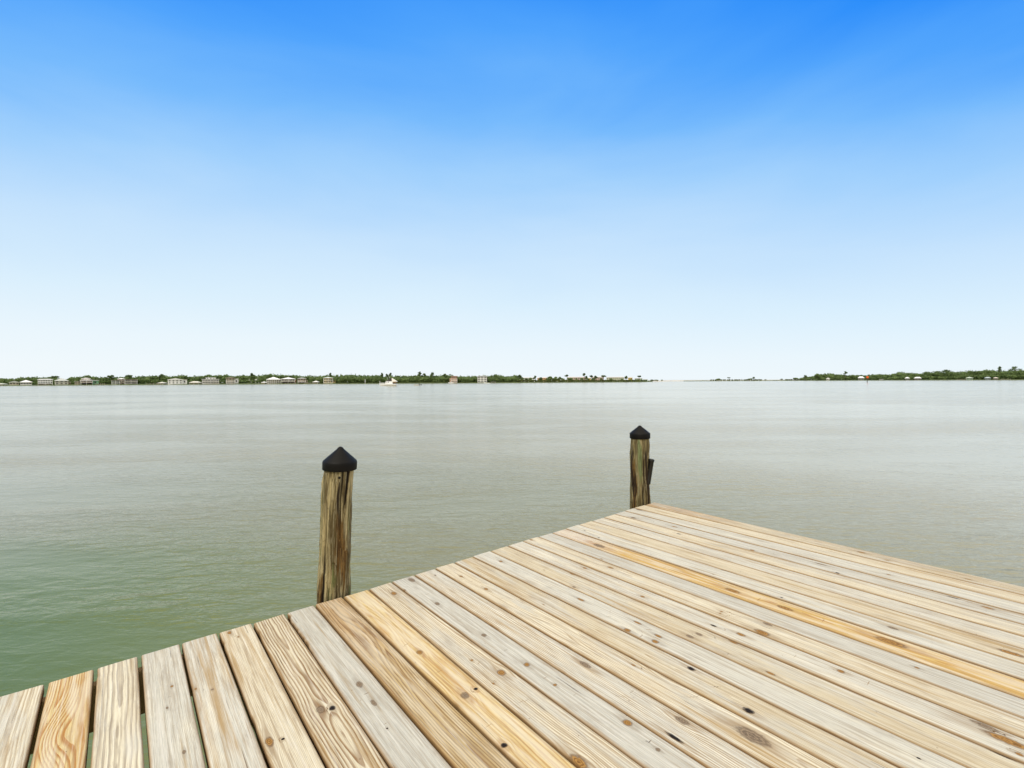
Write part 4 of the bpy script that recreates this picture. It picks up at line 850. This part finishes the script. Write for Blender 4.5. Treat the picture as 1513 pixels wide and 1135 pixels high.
MB().add([(X(570), -1.1, Zp(567.2)), (X(581), -1.1, Zp(567.2)), (X(581), 1.1, Zp(567.2)), (X(570), 1.1, Zp(567.2)), (X(571), -1.0, Zp(563.2)), (X(580.5), -1.0, Zp(563.6)), (X(580.5), 1.0, Zp(563.6)), (X(571), 1.0, Zp(563.2))],
         [(0, 3, 2, 1), (4, 5, 6, 7), (0, 1, 5, 4), (1, 2, 6, 5), (2, 3, 7, 6), (3, 0, 4, 7)]).build('cabin', white_m, boat)
for px in (572.6, 575.0): MB().box(X(px) - .22, X(px) + .22, -1.13, -1.0, Zp(565), Zp(564)).build('window', glass_m, boat)
MB().box(X(573), X(579.5), -.8, .8, Zp(563.2), Zp(561.2)).build('flybridge', dk_m, boat)
MB().box(X(575.6), X(579.3), -.7, .7, Zp(561.2), Zp(558.9)).build('enclosure', dk_m, boat)
cv = MB(); A_, B_, C_ = (X(579), Zp(558.6)), (X(587.3), Zp(564)), (X(580), Zp(564.2))
cv.add([(A_[0], -.5, A_[1]), (B_[0], -1.1, B_[1]), (C_[0], -1.1, C_[1]), (A_[0], .5, A_[1]), (B_[0], 1.1, B_[1]), (C_[0], 1.1, C_[1])], [(0, 2, 1), (3, 4, 5), (0, 1, 4, 3), (1, 2, 5, 4), (2, 0, 3, 5)]).build('stern_canvas', canvas_m, boat)
MB().box(X(581), X(586.3), -.9, .9, Zp(565.6), Zp(564.5)).build('cockpit_frame', tan_m, boat)
MB().box(X(581.5), X(585.6), -.85, .85, Zp(567.2), Zp(565.7)).build('cockpit', dk_m, boat)
for (a_, b_) in (((X(572.6), 0, Zp(563.2)), (X(572.4), 0, Zp(557.5))), ((X(576), 0, Zp(558.9)), (X(573.8), 0, Zp(553.6)))): MB().tube(a_, b_, .06, 6).build('antenna', white_m, boat)
rl = MB()
for k in range(5): rl.tube((X(562.2 + k * 1.9), -.9, Zp(567)), (X(562.2 + k * 1.9), -.9, Zp(565.4)), .03, 5)
rl.tube((X(562), -.9, Zp(565.4)), (X(570), -.9, Zp(565.4)), .035, 5); rl.build('bow_rail', white_m, boat)
Y2 = 240; bc = at_y(616, 569, Y2); dg = empty('skiff', (bc.x, Y2, 0), 'low pale skiff with dark outboard following behind the white cabin boat', 'boat')
hull_mesh('hull', 2.3, 1.1, .34, mat('cream_hull', (.66, .60, .46), .5, .05, 1), dg)
MB().box(1.15, 1.45, -.16, .16, .02, .70).box(1.1, 1.35, -.1, .1, .70, .82).build('outboard', dk_m, dg)
MB().box(.3, .6, -.35, .35, .30, .36).build('thwart', tan_m, dg)
Y2 = 250; bc = at_y(622.3, 569, Y2); by = empty('mooring_buoy', (bc.x, Y2, 0), 'small dark float just right of the pale skiff', 'buoy')
MB().lathe([(.02, -.2), (.28, -.1), (.34, .12), (.26, .38), (.1, .5), (.06, .62), (.001, .64)], 14).build('float', dk_m, by, True); MB().tube((0, 0, .6), (0, 0, .9), .04, 6).build('ring', dk_m, by)
Y3 = 400; bc = at_y(729, 566, Y3); pb = empty('pontoon_boat', (bc.x, Y3, 0), 'dark-canopied low boat moored right of the white three-storey house', 'boat')
hull_mesh('hull', 5.0, 2.2, .5, mat('grey_hull', (.34, .33, .30), .5, .05, 1), pb)
MB().hip(-2.0, 2.2, -1.1, 1.1, 1.55, 1.8).build('canopy', mat('olive_canopy', (.10, .095, .075), .8, .1, 1), pb)
for sx_ in (-1.7, 1.8):
    for sy_ in (-.9, .9): MB().tube((sx_, sy_, .5), (sx_, sy_, 1.42), .05, 6).build('pole', white_m, pb)
Y3 = 396; bc = at_y(719.5, 567, Y3); fp = empty('floating_dock', (bc.x, Y3, 0), 'white low floating dock between the white three-storey house and the dark-canopied boat', 'dock')
MB().box(-2.4, 2.4, -1, 1, -.1, .35).build('deck', white_m, fp); MB().box(-2.2, -2.0, -.1, .1, .36, 1.2).build('post', white_m, fp)
Y3 = 412; bc = at_y(666.5, 567, Y3); mb = empty('motorboat', (bc.x, Y3, 0), 'small white motorboat moored in front of the pink house', 'boat')
hull_mesh('hull', 4.4, 1.8, .7, white_m, mb); MB().box(-.9, .7, -.6, .6, .7, 1.35).build('cabin', white_m, mb); MB().box(-.75, .5, -.63, -.5, .9, 1.2).build('window', glass_m, mb)

# ------------------------------------------------------------------ channel marker and poles
YM = 262; q = at_y(1281.3, 560, YM); cm_ = empty('channel_marker', (q.x, YM, 0), 'orange-red dayboard on a dark pile standing in the water before the right-hand woods', 'marker')
MB().tube((0, 0, -1.5), (0, 0, at_y(1281, 556.6, YM).z), .16, 10).build('pile', mat('dark_pile', (.07, .06, .05), .9, .2, 2), cm_)
zt = at_y(1281, 556, YM).z; zb = at_y(1281, 558.8, YM).z
MB().box(-.62, .62, -.26, -.20, zb, zt).build('dayboard', mat('signal_orange', (.80, .12, .02), .6, .04, 1), cm_)
for (px, yt, lb) in ((539.5, 560.8, 'thin white pole on the shore in front of the dark woods left of the boat'), (561.3, 563.6, 'short white post at the water just left of the boat bow')):
    Yp = SY(px) - 2; q = at_y(px, yt, Yp); h = empty('white_pole', (q.x, Yp, 0), lb, 'pole'); MB().tube((0, 0, -.8), (0, 0, q.z), .22, 8, .16).build('shaft', white_m, h, True); MB().box(-.3, .3, -.3, .3, q.z, q.z + .25).build('pole_top', white_m, h)
